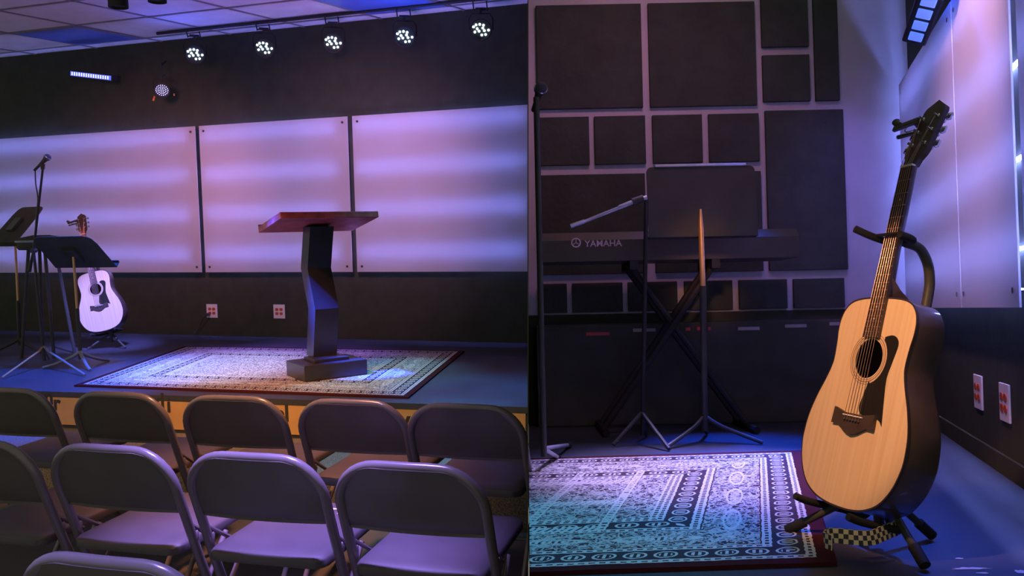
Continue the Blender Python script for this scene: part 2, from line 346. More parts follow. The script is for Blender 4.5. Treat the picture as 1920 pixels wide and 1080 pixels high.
# ---------------------------------------------------------------- mesh helpers
RIGHT = []          # top-level objects of the side stage, laid out in its own frame, moved at the end
def link(o, parent=None, right=False):
    COL.objects.link(o)
    if parent is not None: o.parent = parent
    elif right: RIGHT.append(o)
    return o
def tag(o, label=None, cat=None, group=None, kind=None):
    if label: o['label'] = label
    if cat: o['category'] = cat
    if group: o['group'] = group
    if kind: o['kind'] = kind
    return o
def thing(name, label, cat, loc=(0, 0, 0), rot=None, group=None, right=False):
    o = bpy.data.objects.new(name, None); o.empty_display_size = 0.1
    m = Matrix.Translation(loc)
    if rot is not None: m = m @ (rot if isinstance(rot, Matrix) else Euler(rot).to_matrix().to_4x4())
    o.matrix_basis = m
    link(o, None, right); tag(o, label, cat, group)
    return o
class MB:
    def __init__(s): s.bm = bmesh.new(); s.uv = None
    def box(s, lo, hi, m=None, bev=0.0):
        r = bmesh.ops.create_cube(s.bm, size=1)['verts']
        lo, hi = Vector(lo), Vector(hi)
        c = (lo + hi) / 2; d = hi - lo
        for v in r:
            v.co = Vector((v.co.x * d.x, v.co.y * d.y, v.co.z * d.z)) + c
        if bev > 0:
            es = list({e for v in r for e in v.link_edges})
            r2 = bmesh.ops.bevel(s.bm, geom=es, offset=bev, segments=2, affect='EDGES', profile=0.6)
            r = list({v for f in r2['faces'] for v in f.verts} | {v for v in r if v.is_valid})
        if m is not None:
            for v in r: v.co = m @ v.co
        return s
    def poly(s, pts, ext):            # planar polygon extruded by vector ext
        pts = [Vector(p) for p in pts]; ext = Vector(ext)
        a = [s.bm.verts.new(p) for p in pts]; b = [s.bm.verts.new(p + ext) for p in pts]
        s.bm.faces.new(a); s.bm.faces.new(b[::-1])
        n = len(pts)
        for i in range(n): s.bm.faces.new((a[i], b[i], b[(i + 1) % n], a[(i + 1) % n]))
        return s
    def tube(s, pts, r, seg=10, cap=True):
        pts = [Vector(p) for p in pts]
        rr = r if isinstance(r, (list, tuple)) else [r] * len(pts)
        rings = []; prev = None
        for i, p in enumerate(pts):
            t = (pts[min(i + 1, len(pts) - 1)] - pts[max(i - 1, 0)]).normalized()
            if prev is None:
                a = Vector((0, 0, 1)) if abs(t.z) < 0.9 else Vector((1, 0, 0))
                n = t.cross(a).normalized()
            else:
                n = (prev - t * prev.dot(t)).normalized()
            prev = n; b = t.cross(n)
            rings.append([s.bm.verts.new(p + (n * math.cos(k * 2 * math.pi / seg) + b * math.sin(k * 2 * math.pi / seg)) * rr[i]) for k in range(seg)])
        for i in range(len(rings) - 1):
            for k in range(seg):
                s.bm.faces.new((rings[i][k], rings[i][(k + 1) % seg], rings[i + 1][(k + 1) % seg], rings[i + 1][k]))
        if cap:
            s.bm.faces.new(rings[0][::-1]); s.bm.faces.new(rings[-1])
        return s
    def lathe(s, prof, m=None, seg=20):   # prof: (r, z) list about z
        rings = []
        for r, z in prof:
            rings.append([s.bm.verts.new(Vector((max(r, 1e-5) * math.cos(k * 2 * math.pi / seg), max(r, 1e-5) * math.sin(k * 2 * math.pi / seg), z))) for k in range(seg)])
        for i in range(len(rings) - 1):
            for k in range(seg):
                s.bm.faces.new((rings[i][k], rings[i][(k + 1) % seg], rings[i + 1][(k + 1) % seg], rings[i + 1][k]))
        s.bm.faces.new(rings[0][::-1]); s.bm.faces.new(rings[-1])
        if m is not None:
            for rg in rings:
                for v in rg: v.co = m @ v.co
        return s
    def grid(s, P, closed=False):
        """P[i][j] -> faces"""
        V = [[s.bm.verts.new(Vector(p)) for p in row] for row in P]
        for i in range(len(V) - 1):
            for j in range(len(V[0]) - 1):
                s.bm.faces.new((V[i][j], V[i][j + 1], V[i + 1][j + 1], V[i + 1][j]))
        return V
    def build(s, name, m, parent=None, right=False, smooth=False, autos=None):
        bmesh.ops.recalc_face_normals(s.bm, faces=s.bm.faces)
        me = bpy.data.meshes.new(name); s.bm.to_mesh(me); s.bm.free()
        for mm in (m if isinstance(m, (list, tuple)) else [m]): me.materials.append(mm)
        if smooth or autos:
            for p in me.polygons: p.use_smooth = True
            me.set_sharp_from_angle(angle=R_(autos or 40))
        o = bpy.data.objects.new(name, me)
        return link(o, parent, right)
def frame(z, x=None):
    z = Vector(z).normalized()
    x = Vector(x or (1, 0, 0)); y = z.cross(x).normalized(); x = y.cross(z)
    return Matrix(((x.x, y.x, z.x, 0), (x.y, y.y, z.y, 0), (x.z, y.z, z.z, 0), (0, 0, 0, 1)))
def disc_at(mb, c, axis, r, h, seg=16):
    mb.lathe([(r, 0), (r, h)], Matrix.Translation(c) @ frame(axis, (0, 0, 1) if abs(Vector(axis).normalized().z) < 0.9 else (1, 0, 0)), seg)
def children(o): return [c for c in bpy.data.objects if c.parent == o]
def copy_tree(o, parent=None, right=False):
    c = o.copy(); COL.objects.link(c)
    if parent is not None:
        c.parent = parent; c.matrix_parent_inverse = o.matrix_parent_inverse
    elif right: RIGHT.append(c)
    for ch in children(o): copy_tree(ch, c)
    return c
def catmull(P, n=8):
    P = [Vector(p) for p in P]; out = []
    for i in range(len(P) - 1):
        a = P[max(i - 1, 0)]; b = P[i]; c = P[i + 1]; d = P[min(i + 2, len(P) - 1)]
        for k in range(n):
            t = k / n
            out.append(0.5 * ((2 * b) + (c - a) * t + (2 * a - 5 * b + 4 * c - d) * t * t + (3 * b - a - 3 * c + d) * t ** 3))
    out.append(P[-1]); return out

# ================================================================= MAIN STAGE (left of the partition)
S = 0.42                                   # stage top
W0, W1 = Vector((-3.638, 8.42, 0)), Vector((-1.327, 7.682, 0))      # foot of the back wall
wd = (W1 - W0).normalized(); wn = Vector((wd.y, -wd.x, 0))          # wn points toward the hall
if wn.y > 0: wn = -wn
E0, E1 = Vector((-3.186, 5.477, 0)), Vector((-0.459, 4.805, 0))      # stage front edge
ed = (E1 - E0).normalized(); en = Vector((ed.y, -ed.x, 0))
if en.y > 0: en = -en
CEIL = 0
def on_wall(x, y, off=0.0): return onplane(x, y, W0 + wn * off, wn)
CEIL = on_wall(495, 57).z
def hit_cut(p, d, z):                      # point where line p+t*d meets the partition, at height z
    lo = 0.0; q = Vector((p.x, p.y, z)); dd = Vector((d.x, d.y, 0))
    t = (-(q - EYE).dot(cut_n) - 0.002) / dd.dot(cut_n)
    return q + dd * t

def quadslab(name, pts, ext, m, kind='structure', **k):
    o = MB().poly(pts, ext).build(name, m, **k)
    o['kind'] = kind
    return o
def up(v, z): return Vector((v.x, v.y, z))
# hall floor
quadslab('floor', [(-6, 0.6, 0), (cutx(0.6, 0) - 0.002, 0.6, 0), (cutx(8.0, 0) - 0.002, 8.0, 0), (-6, 9.5, 0)], (0, 0, -0.05), M['floor_carpet'])
# back wall: extruded behind its face
wl = W0 - wd * 3.0
wr_b = hit_cut(W0, wd, 0); wr_t = hit_cut(W0, wd, CEIL)
MB().poly([up(wl, 0), wr_b, wr_t, up(wl, CEIL)], -wn * 0.1).build('wall_back', M['wall_black'])['kind'] = 'structure'
# ceiling tiles: grid follows the photo's ceiling rows
def on_ceil(x, y): return L(x, y, z=CEIL)
ca = on_ceil(138, 48); cb = on_ceil(495, 7)
cdx = (cb - ca).normalized()
cA, cB = on_ceil(146, 0), on_ceil(437, 62)
cdy = (cB - cA).normalized()
if cdy.y < 0: cdy = -cdy
CO = on_ceil(279, 31)
def cpt(a, b, z=None): 
    p = CO + cdx * a + cdy * b; return Vector((p.x, p.y, CEIL if z is None else z))
# ceiling: one slab of tiles with its metal grid as part of the same surface
cs, ctt = 0.78, 0.66
mb = MB()
b_front = -5
def clipx(p):                        # keep a ceiling point left of the partition
    s = (p - EYE).dot(cut_n)
    return p if s < -0.002 else p - cut_n * (s + 0.002)
pts = [cpt(-5 * cs, b_front * ctt), cpt(6 * cs, b_front * ctt), cpt(6 * cs, 2.2 * ctt), cpt(-5 * cs, 2.2 * ctt)]
q0, q1 = hit_cut(pts[0], cdx, CEIL), hit_cut(pts[3], cdx, CEIL)
mb.poly([pts[0], q0, q1, pts[3]], (0, 0, 0.05))
mb.build('ceiling', M['ceiling_tile'])['kind'] = 'structure'
mb = MB()
for j in range(b_front, 2):
    a, b = cpt(-5 * cs, j * ctt, CEIL - 0.008), hit_cut(cpt(0, j * ctt), cdx, CEIL - 0.008)
    mb.poly([a - cdy * .012, b - cdy * .012, b + cdy * .012, a + cdy * .012], (0, 0, 0.007))
for i in range(-5, 7):
    a, b = cpt(i * cs, b_front * ctt, CEIL - 0.008), cpt(i * cs, 1.6 * ctt, CEIL - 0.008)
    ra, rb = (a - EYE).dot(cut_n), (b - EYE).dot(cut_n)
    if ra > -0.02 and rb > -0.02: continue
    if rb > -0.02: b = a.lerp(b, (-0.02 - ra) / (rb - ra))
    if ra > -0.02: a = b.lerp(a, (-0.02 - rb) / (ra - rb))
    mb.poly([a - cdx * .012, b - cdx * .012, b + cdx * .012, a + cdx * .012], (0, 0, 0.0068))
mb.build('trim_1', M['ceiling_grid'])['kind'] = 'structure'
# two switched-off lens panels let into the tile grid; their blue reflection is painted on
M['lens'] = mat('blue_lit_lens', (0.10, 0.16, 0.50), 0.3, var=0.05, bump=0.3, bscale=200)
for i, lab in ((-2, 'dark switched-off ceiling light panel among the tiles, upper left of the stage'), (2, 'switched-off ceiling light panel painted with blue light above the row of stage lights')):
    t = thing('ceiling_light', lab, 'ceiling light', cpt((i + .5) * cs, .5 * ctt, CEIL - 0.012), group=None)
    o3 = t.location
    def rel(a, b, z=0): return (cdx * (a * cs) + cdy * (b * ctt)) + Vector((0, 0, z))
    MB().poly([rel(-.46, -.46), rel(.46, -.46), rel(.46, .46), rel(-.46, .46)], (0, 0, 0.010)).build('diffuser', M['lens'], t)
    mb = MB()
    for s_ in (-1, 1):
        mb.poly([rel(-.485, s_ * .485), rel(.485, s_ * .485), rel(.485, s_ * .46), rel(-.485, s_ * .46)], (0, 0, 0.003))
        mb.poly([rel(s_ * .485, -.46), rel(s_ * .485, .46), rel(s_ * .46, .46), rel(s_ * .46, -.46)], (0, 0, 0.003))
    mb.build('frame', M['ceiling_grid'], t)

# the stage block
wlS = up(wl, S); e_l = up(E0 - ed * 2.6, S); e_r = hit_cut(E0, ed, S); w_r = hit_cut(W0, wd, S)
MB().poly([e_l, e_r, w_r + Vector((0, -0.0, 0)), wlS], (0, 0, -0.24)).build('floor_stage', M['stage'])['kind'] = 'structure'
# lip moulding at the stage edge
MB().poly([up(e_l, S) + en * .012, hit_cut(E0 + en * .012, ed, S), hit_cut(E0, ed, S), e_l], (0, 0, -0.035)).build('trim_2', M['stage'])['kind'] = 'structure'
# carpeted step below the stage
so = 0.75
st_l = up(E0 - ed * 2.6 + en * so, 0.18); st_r = hit_cut(E0 + en * so, ed, 0.18)
z_b = hit_cut(E0 - en * .5, ed, 0.18)
MB().poly([st_l, st_r, z_b, up(E0 - ed * 2.6 - en * .5, 0.18)], (0, 0, -0.178)).build('floor_step', M['step_carpet'])['kind'] = 'structure'
# banner strip under the lip
bz0, bz1 = S - 0.215, S - 0.037
ban = MB().poly([up(E0 - ed * 2.5 + en * .010, bz0), hit_cut(E0 + en * .010, ed, bz0) - ed * .012, hit_cut(E0 + en * .010, ed, bz1) - ed * .012, up(E0 - ed * 2.5 + en * .010, bz1)], -en * .008).build('stage_banner', M['banner'])
tag(ban, 'cream lettered banner strip along the front edge of the main stage', 'banner')
def text_mesh(name, txt, size, m, mw, parent=None, bold=0.012, right=False, ext=0.001):
    cu = bpy.data.curves.new(name, 'FONT'); cu.body = txt; cu.size = size; cu.offset = bold * size; cu.extrude = ext
    cu.align_x = 'CENTER'
    to = bpy.data.objects.new(name, cu); COL.objects.link(to)
    bpy.context.view_layer.update()
    me = bpy.data.meshes.new_from_object(to.evaluated_get(bpy.context.evaluated_depsgraph_get()))
    bpy.data.objects.remove(to); bpy.data.curves.remove(cu)
    me.name = name; me.materials.clear(); me.materials.append(m)
    o = bpy.data.objects.new(name, me); link(o, parent, right); o.matrix_basis = mw
    return o
bn0 = E0 + en * .0115
for txt, (px, py) in (('n', (92, 757)), ('r', (107, 768)), ('d', (300, 765)), ('i', (317, 772)), ('el', (529, 789)), ('vo', (771, 801))):
    p = onplane(px, py, bn0, en)
    mw = Matrix(((ed.x, 0, en.x, p.x), (ed.y, 0, en.y, p.y), (0, 1, 0, p.z), (0, 0, 0, 1)))
    text_mesh('lettering', txt, 0.135, M['letters'], mw, parent=ban, bold=0.03)

# acrylic wall panels with LED strips behind them
PZ0, PZ1 = 1.042, 2.430
def along(x, y): return (onplane(x, y, W0 + wn * .08, wn) - (W0 + wn * .08)).dot(wd)
sA = (along(364, 238) + along(381, 510)) / 2; sB = (along(374, 237) + along(386, 510)) / 2
sC = (along(652, 220) + along(661, 508)) / 2; sD = (along(663, 218) + along(668, 508)) / 2
sE = (hit_cut(W0 + wn * .08, wd, 1.7) - W0).dot(wd)
sL = sA - 2.60
def wall_poly(s0, s1, z0, z1, off, th, pin=False):
    b0 = W0 + wn * off
    P = [up(b0 + wd * s0, z0), up(b0 + wd * s1, z0), up(b0 + wd * s1, z1), up(b0 + wd * s0, z1)]
    if pin: P[1] = hit_cut(b0, wd, z0); P[2] = hit_cut(b0, wd, z1)
    return P
def wall_panel(s0, s1, lab, pin=False):
    t = thing('wall_panel', lab, 'wall panel', W0 + wn * .08 + wd * s0 + Vector((0, 0, PZ0)), group=None)
    T0 = Vector(t.location)
    P = [p - T0 for p in wall_poly(s0, s1, PZ0, PZ1, .08, 0, pin)]
    MB().poly(P, wn * 0.006).build('sheet', M['acrylic'], t)
    for (cs_, cz) in ((s0 + .05, PZ0 + .05), (s0 + .05, PZ1 - .05), (s1 - .05, PZ0 + .05), (s1 - .05, PZ1 - .05)):
        if pin and cs_ > s1 - .1: continue
        mb = MB(); c = W0 + wn * .001 + wd * cs_ + Vector((0, 0, cz)) - T0
        disc_at(mb, c, wn, .007, .079, 10); disc_at(mb, c + wn * .086, wn, .011, .005, 12)
        mb.build('standoff_bolt', M['black'], t, smooth=True)
wall_panel(sL, sA, 'left backlit white acrylic wall panel behind the music stands')
wall_panel(sB, sC, 'middle backlit white acrylic wall panel, directly behind the lectern')
wall_panel(sD, sE, 'backlit white acrylic wall panel to the right of the lectern', True)
for pn, (s0, s1, pin) in {'left': (sL, sA, 0), 'middle': (sB, sC, 0), 'right': (sD, sE, 1)}.items():
    for z, w in ((2.345, 'top'), (1.975, 'second from the top'), (1.605, 'third from the top'), (1.225, 'lowest')):
        b0 = W0 + wn * .012
        P = [up(b0 + wd * (s0 + .02), z - .005), up(b0 + wd * (s1 - .11), z - .005), up(b0 + wd * (s1 - .11), z + .005), up(b0 + wd * (s0 + .02), z + .005)]
        if pin: P[1] = hit_cut(b0 - wd * .02, wd, z - .005); P[2] = hit_cut(b0 - wd * .02, wd, z + .005)
        o = MB().poly(P, wn * .012).build('led_strip', M['led_strip'])
        tag(o, 'blue LED strip behind the %s main stage panel, %s' % (pn, w), 'light strip', 'LED strips behind the main stage panels')

# outlets
def outlet_mb(T, right=False):
    pass
def outlet(name, lab, c, nx, nz, w, h, right=False, plug=False):
    """c centre on wall, nx horizontal along the wall, nz outward normal"""
    nx = nx.normalized(); nz = nz.normalized(); zz = Vector((0, 0, 1))
    rot = Matrix(((nx.x, 0, nz.x, 0), (nx.y, 0, nz.y, 0), (nx.z, 1, nz.z, 0), (0, 0, 0, 1)))
    t = thing('wall_outlet', lab, 'outlet', c, rot, right=right)
    MB().box((-w / 2, -h / 2, 0), (w / 2, h / 2, .007), bev=.002).build('cover_plate', M['outlet'], t)
    for i in (-1, 1):
        for j in (-1, 1):
            mb = MB(); cx, cy = i * w * .19, j * h * .15
            ring = [(cx + math.copysign(min(abs(math.cos(a)) * .0175 , .0175), math.cos(a)), cy + max(-.0135, min(.0135, math.sin(a) * .018)), .0072) for a in [k * math.pi / 10 for k in range(20)]]
            mb.poly(ring, (0, 0, .003))
            s = mb.build('socket', M['outlet_red'], t)
            m2 = MB()
            for dx in (-.006, .006): m2.box((cx + dx - .001, cy - .001, .0103), (cx + dx + .001, cy + .007, .0108))
            disc_at(m2, Vector((cx, cy - .007, .0103)), (0, 0, 1), .0022, .0005, 8)
            m2.build('slot', M['black'], s)
    return t
for px, py, lab in ((398, 583, 'white four-socket wall outlet with a black plug in it, left of the two'), (524, 584, 'white four-socket wall outlet with empty sockets, nearer the lectern')):
    outlet('wall_outlet', lab, on_wall(px, py, .001), wd, wn, .122, .132)
pc = on_wall(392, 589, .012)
mb = MB(); mb.box((-.014, -.014, 0), (.014, .014, .04), Matrix.Translation(pc) @ frame(wn, wd), bev=.004)
cp = [pc + wn * .035, on_wall(384, 592, .07), on_wall(378, 602, .05), on_wall(372, 615, .03), Vector(on_wall(362, 626, .06))]
cp[-1].z = S + .006
mb.tube(catmull(cp), .005, 8)
o = mb.build('power_cable', M['cable'], smooth=True)
tag(o, 'black power plug and cable hanging from the left outlet to the floor', 'cable')

# ---- rug
def rug(name, label, corners, W, D, m, z0, right=False, th=0.010):
    """corners: front-left, front-right, back-right, back-left"""
    fl, fr, br, bl = [Vector(c) for c in corners]
    bm = bmesh.new(); uvl = bm.loops.layers.uv.new('UVMap')
    n = 10; V = []
    for i in range(n + 1):
        row = []
        for j in range(n + 1):
            u, v = i / n, j / n
            p = (fl * (1 - u) + fr * u) * (1 - v) + (bl * (1 - u) + br * u) * v
            row.append((bm.verts.new((p.x, p.y, z0 + th + random.uniform(0, .0015))), u, v))
        V.append(row)
    def face(vs):
        f = bm.faces.new([a[0] for a in vs])
        for l, a in zip(f.loops, vs): l[uvl].uv = (a[1] * W, a[2] * D)
    for i in range(n):
        for j in range(n): face((V[i][j], V[i + 1][j], V[i + 1][j + 1], V[i][j + 1]))
    edge = [V[i][0] for i in range(n)] + [V[n][j] for j in range(n)] + [V[i][n] for i in range(n, 0, -1)] + [V[0][j] for j in range(n, 0, -1)]
    low = [(bm.verts.new((a[0].co.x, a[0].co.y, z0 + .0005)), a[1], a[2]) for a in edge]
    for k in range(len(edge)):
        k2 = (k + 1) % len(edge); face((edge[k2], edge[k], low[k], low[k2]))
    face(low[::-1])
    me = bpy.data.meshes.new(name); bm.to_mesh(me); bm.free(); me.materials.append(m)
    o = bpy.data.objects.new(name, me); link(o, None, right); tag(o, label, 'rug'); return o
rug('rug', 'patterned oriental rug on the main stage under the lectern',
    [L(*q, z=S) for q in ((139, 725), (766, 748), (871, 660), (346, 651))], 2.45, 1.85, rug_mat('rug_pattern_main', 2.45, 1.85, None, 1.5), S)

# ---- lectern
LB = L(606, 712, z=S)
lect = thing('lectern', 'dark wooden lectern with a kinked column and slanted reddish top on the rug', 'lectern', (LB.x, LB.y + .12, S + .013), (0, 0, R_(35)))
MB().box((-.225, -.17, 0), (.225, .17, .105), bev=.006).build('base', M['wood_dark'], lect)
MB().box((-.125, -.10, .105), (.125, .10, .128), bev=.005).build('base_collar', M['wood_dark'], lect)
prof = [(.128, .02), (.46, -.045), (.735, .065), (1.02, -.010)]        # (z, front y)
TH = .125
pl = [(-.085, y, z) for z, y in prof] + [(-.085, y + TH, z) for z, y in prof[::-1]]
o = MB().poly(pl, (.17, 0, 0)).build('column', M['wood_dark'], lect)
# slanted top: high edge toward the hall
ta = math.atan2(.075, .36)
tm = Matrix.Translation((0, .055, 1.030)) @ Matrix.Rotation(-ta, 4, 'X')
MB().box((-.345, -.235, -.002), (.345, .215, .040), tm, bev=.003).build('top', M['wood_top'], lect)
MB().box((-.345, .205, .040), (.345, .217, .055), tm, bev=.003).build('book_ledge', M['wood_top'], lect)

# ---- folding chairs
def make_chair():
    t = bpy.data.objects.new('folding_chair', None); COL.objects.link(t)
    # back frame: inverted U with big corners, running down to the front feet
    def side(sx, z):      # y leans forward going down
        k = (.78 - z) / .78
        return Vector((sx * (.222 + .0 * k), .30 * k ** 1.25, z))
    P = [side(-1, .012), side(-1, .2), side(-1, .4), side(-1, .52)]
    rc = .125
    for k in range(0, 9):
        a = math.pi - k * math.pi / 16
        P.append(Vector((-.222 + rc + rc * math.cos(a), 0 + .30 * max(0, (.125 - rc * math.sin(a)) / .78) ** 1.25, .78 - .013 - rc + rc * math.sin(a))))
    top = [Vector((x, -.006 * (1 - (x / .12) ** 2), .769)) for x in (-.06, 0, .06)]
    right = [Vector((-p.x, p.y, p.z)) for p in P[::-1]]
    path = P + top + right
    MB().tube(path, .0155, 12).build('back_frame', M['chair_frame'], t, smooth=True)
    # backrest sheet, rolled around the frame at the top
    n = 24; rows = []
    def ztop(x):
        ax = abs(x)
        if ax < .222 - rc: return .765
        q = ax - (.222 - rc); r2 = rc - .006; return .765 - r2 + math.sqrt(max(0, r2 * r2 - q * q))
    for side_ in (0, 1):
        g = []
        for i in range(n + 1):
            x = -.2145 + .429 * i / n
            col = []
            for j in range(9):
                z = .560 + (ztop(x) - .560) * j / 8
                k = max(0, (.78 - z) / .78)
                y = .30 * k ** 1.25 - .016 * (1 - (x / .216) ** 2) - (.006 if side_ == 0 else -.006)
                y += .010 * math.exp(-((z - .56) / .012) ** 2) * (1 if side_ == 0 else -1)
                if j == 8: y = .30 * k ** 1.25 - .016 * (1 - (x / .216) ** 2) + (-.010 if side_ == 0 else .006)
                col.append((x, y, z))
            g.append(col)
        rows.append(g)
    mb = MB(); A = mb.grid(rows[0]); B = mb.grid(rows[1])
    for i in range(n):
        mb.bm.faces.new((A[i][0], A[i + 1][0], B[i + 1][0], B[i][0])); mb.bm.faces.new((A[i][8], A[i + 1][8], B[i + 1][8], B[i][8]))
    for i in (0, n):
        for j in range(8): mb.bm.faces.new((A[i][j], A[i][j + 1], B[i][j + 1], B[i][j]))
    mb.build('backrest', M['chair'], t, smooth=True, autos=60)
    # seat: rounded trapezoid pad
    out = []
    for cx, cy, a0 in ((.155, .50, 0), (-.155, .50, 90), (-.155, .085, 180), (.155, .085, 270)):
        r = .045
        for k in range(6):
            a = R_(a0 + k * 18); out.append((cx + r * math.cos(a), cy + r * math.sin(a)))
    mb = MB(); lv = [(.94, .418), (1.0, .424), (1.0, .444), (.97, .452), (.80, .456), (.35, .458)]
    rings = []
    for s, z in lv: rings.append([mb.bm.verts.new((x * s, .33 + (y - .33) * s, z)) for x, y in out])
    for a, b in zip(rings, rings[1:]):
        for k in range(len(out)): mb.bm.faces.new((a[k], a[(k + 1) % len(out)], b[(k + 1) % len(out)], b[k]))
    mb.bm.faces.new(rings[0][::-1]); mb.bm.faces.new(rings[-1])
    mb.build('seat', M['chair_seat'], t, smooth=True, autos=50)
    for sx in (-1, 1):
        MB().tube([(sx * .205, .30, .415), (sx * .209, .10, .21), (sx * .211, -.055, .012)], .0105, 10).build('rear_leg', M['chair_frame'], t, smooth=True)
        MB().tube([(sx * .222, .066, .545), (sx * .222, .085, .515), (sx * .213, .21, .43)], [.008, .007, .007], 8).build('hinge_brace', M['chair_frame'], t, smooth=True)
        mb = MB(); mb.lathe([(.0155, 0), (.0165, .01), (.0165, .028), (.0145, .032)], Matrix.Translation(side(sx, .455)), 12)
        mb.build('collar', M['chair_frame'], t, smooth=True)
        for (x, y) in ((sx * .222, side(sx, 0.0).y), (sx * .211, -.055)):
            mb = MB(); mb.lathe([(.015, 0), (.016, .006), (.014, .03)], Matrix.Translation((x, y, 0)), 12); mb.build('rubber_foot', M['rubber'], t, smooth=True)
    MB().tube([(-.208, .13, .235), (.208, .13, .235)], .008, 8).build('crossbar', M['chair'], t, smooth=True)
    return t
chair = make_chair()
CY = math.atan2(ed.y, ed.x)
spots = [
    ((10, 727), 'metal folding chair at the left picture edge in the row nearest the stage', 2),
    ((218, 735), 'metal folding chair, second from the left in the row nearest the stage', 2),
    ((432, 742), 'metal folding chair, middle of the row nearest the stage', 2),
    ((655, 749), 'metal folding chair in front of the lectern in the row nearest the stage', 2),
    ((880, 757), 'metal folding chair against the partition in the row nearest the stage', 2),
    ((-50, 824), 'metal folding chair cut by the left picture edge in the second row', 3),
    ((200, 834), 'metal folding chair in the second row, second from the left edge', 3),
    ((470, 849), 'metal folding chair with white marks on its seat, middle of the second row', 3),
    ((762, 867), 'metal folding chair with a violet-lit rim at the right end of the second row', 3),
    ((195, 1042), 'metal folding chair nearest the camera, only its top rim showing', 4)]
for i, ((px, py), lab, row) in enumerate(spots):
    c = chair if i == 0 else copy_tree(chair)
    p = L(px, py, z=.782)
    c.matrix_basis = Matrix.Translation((p.x - (.022 if px == 880 else 0), p.y, 0)) @ Matrix.Rotation(CY + R_(random.uniform(-1.5, 1.5)), 4, 'Z')
    tag(c, lab, 'folding chair', 'folding chairs in rows before the stage')
# paint scuffs on one seat
sc = None
for o in bpy.data.objects:
    if o.get('label', '').startswith('metal folding chair with white marks'): sc = o
M['scuff'] = mat('white_scuff', (0.7, 0.66, 0.7), 0.7)
mb = MB()
for cx, cy, rx, ry in ((.03, .46, .022, .008), (.012, .452, .012, .006), (.075, .43, .009, .004), (.066, .42, .004, .005)):
    mb.poly([(cx + rx * math.cos(a) * random.uniform(.7, 1.2), cy + ry * math.sin(a) * random.uniform(.7, 1.2), .4590) for a in [k * math.pi / 6 for k in range(12)]], (0, 0, .0004))
o = mb.build('seat_scuff', M['scuff'], sc); o['label'] = 'white scuff marks on the seat'

# ---- LED par cans in a row under the ceiling
def make_par(n_rings, rad, pat=None):
    t = bpy.data.objects.new('stage_light', None); COL.objects.link(t)   # faces -y locally
    k = rad / .09
    fy = frame((0, -1, 0), (0, 0, 1))
    mb = MB(); mb.lathe([(.06 * k, -.13 * k), (.085 * k, -.11 * k), (.098 * k, -.03 * k), (.105 * k, .0), (.105 * k, .02 * k), (.092 * k, .022 * k), (.090 * k, .008 * k)], fy, 24)
    mb.build('housing', M['grille'], t, smooth=True)
    P = [(-.115 * k, .05 * k, 0), (-.118 * k, .05 * k, .10 * k), (-.09 * k, .05 * k, .15 * k), (.09 * k, .05 * k, .15 * k), (.118 * k, .05 * k, .10 * k), (.115 * k, .05 * k, 0)]
    MB().tube(P, .006 * k, 8).build('yoke', M['grille'], t, smooth=True)
    mb = MB(); mb.box((-.012 * k, .035 * k, .145 * k), (.012 * k, .065 * k, .19 * k)); mb.tube([(-.05 * k, .05 * k, .195 * k), (.05 * k, .05 * k, .195 * k)], .012 * k, 8)
    mb.build('clamp', M['grille'], t)
    for x, z, r in pat:
        mb = MB(); mb.lathe([(r, -.004), (r, 0.006), (r * .6, .010)], Matrix.Translation((x, -.010 * k, z)) @ fy, 10)
        mb.build('diode', M['led_white'] if n_rings == 0 else M['led_blue'], t)
    return t
u = .0012
pat12 = [(a * u, -b * u, .0097) for a, b in ((-50, -20), (-33, -33), (-8, -36), (17, -30), (-26, -8), (12, -12), (-42, 13), (-14, 8), (22, 5), (50, 2), (4, 33), (30, 30))]
par = make_par(0, .075, pat12)
for i, (px, py) in enumerate(((366, 102), (496, 90), (625, 80), (759, 69), (902, 56))):
    c = par if i == 0 else copy_tree(par)
    p = on_wall(px, py, .32)
    d = (Vector((p.x * .35, 2.0, .9)) - p); d2 = Vector((d.x, d.y, 0)).normalized()
    yaw = math.atan2(d2.x, -d2.y)
    c.matrix_basis = Matrix.Translation(p) @ Matrix.Rotation(yaw, 4, 'Z') @ Matrix.Rotation(R_(14), 4, 'X')
    tag(c, ['leftmost', 'second from the left', 'middle', 'second from the right', 'rightmost'][i] + ' of five round white-blue LED stage lights under the ceiling', 'stage light', 'LED stage lights along the ceiling edge')
# rail carrying them
b0 = W0 + wn * .34
zr = CEIL - .02
P0 = up(b0 + wd * along(330, 60), zr); P1 = hit_cut(b0 - wd * .03, wd, zr)
o = MB().tube([P0, P1], .014, 10).build('light_rail', M['grille'], smooth=True)
tag(o, 'dark mounting rail under the ceiling edge that carries the five stage lights', 'rail')
# hooks reaching from each light up to the rail
for c in [o for o in bpy.data.objects if o.name.startswith('stage_light') and o.type == 'EMPTY']:
    inv = c.matrix_basis.inverted()
    a = inv @ (c.matrix_basis @ Vector((0, .04, .155)))
    p = c.matrix_basis.translation
    s = (p - b0).dot(wd)
    b = inv @ up(b0 + wd * s, zr - .012)
    mb = MB()
    for sx in (-.055, .055): mb.tube([a + Vector((sx, 0, -.01)), b + Vector((sx, 0, 0))], .006, 6)
    mb.tube([a + Vector((-.055, 0, 0)), a + Vector((.055, 0, 0))], .006, 6)
    mb.build('hanger', M['grille'], c)
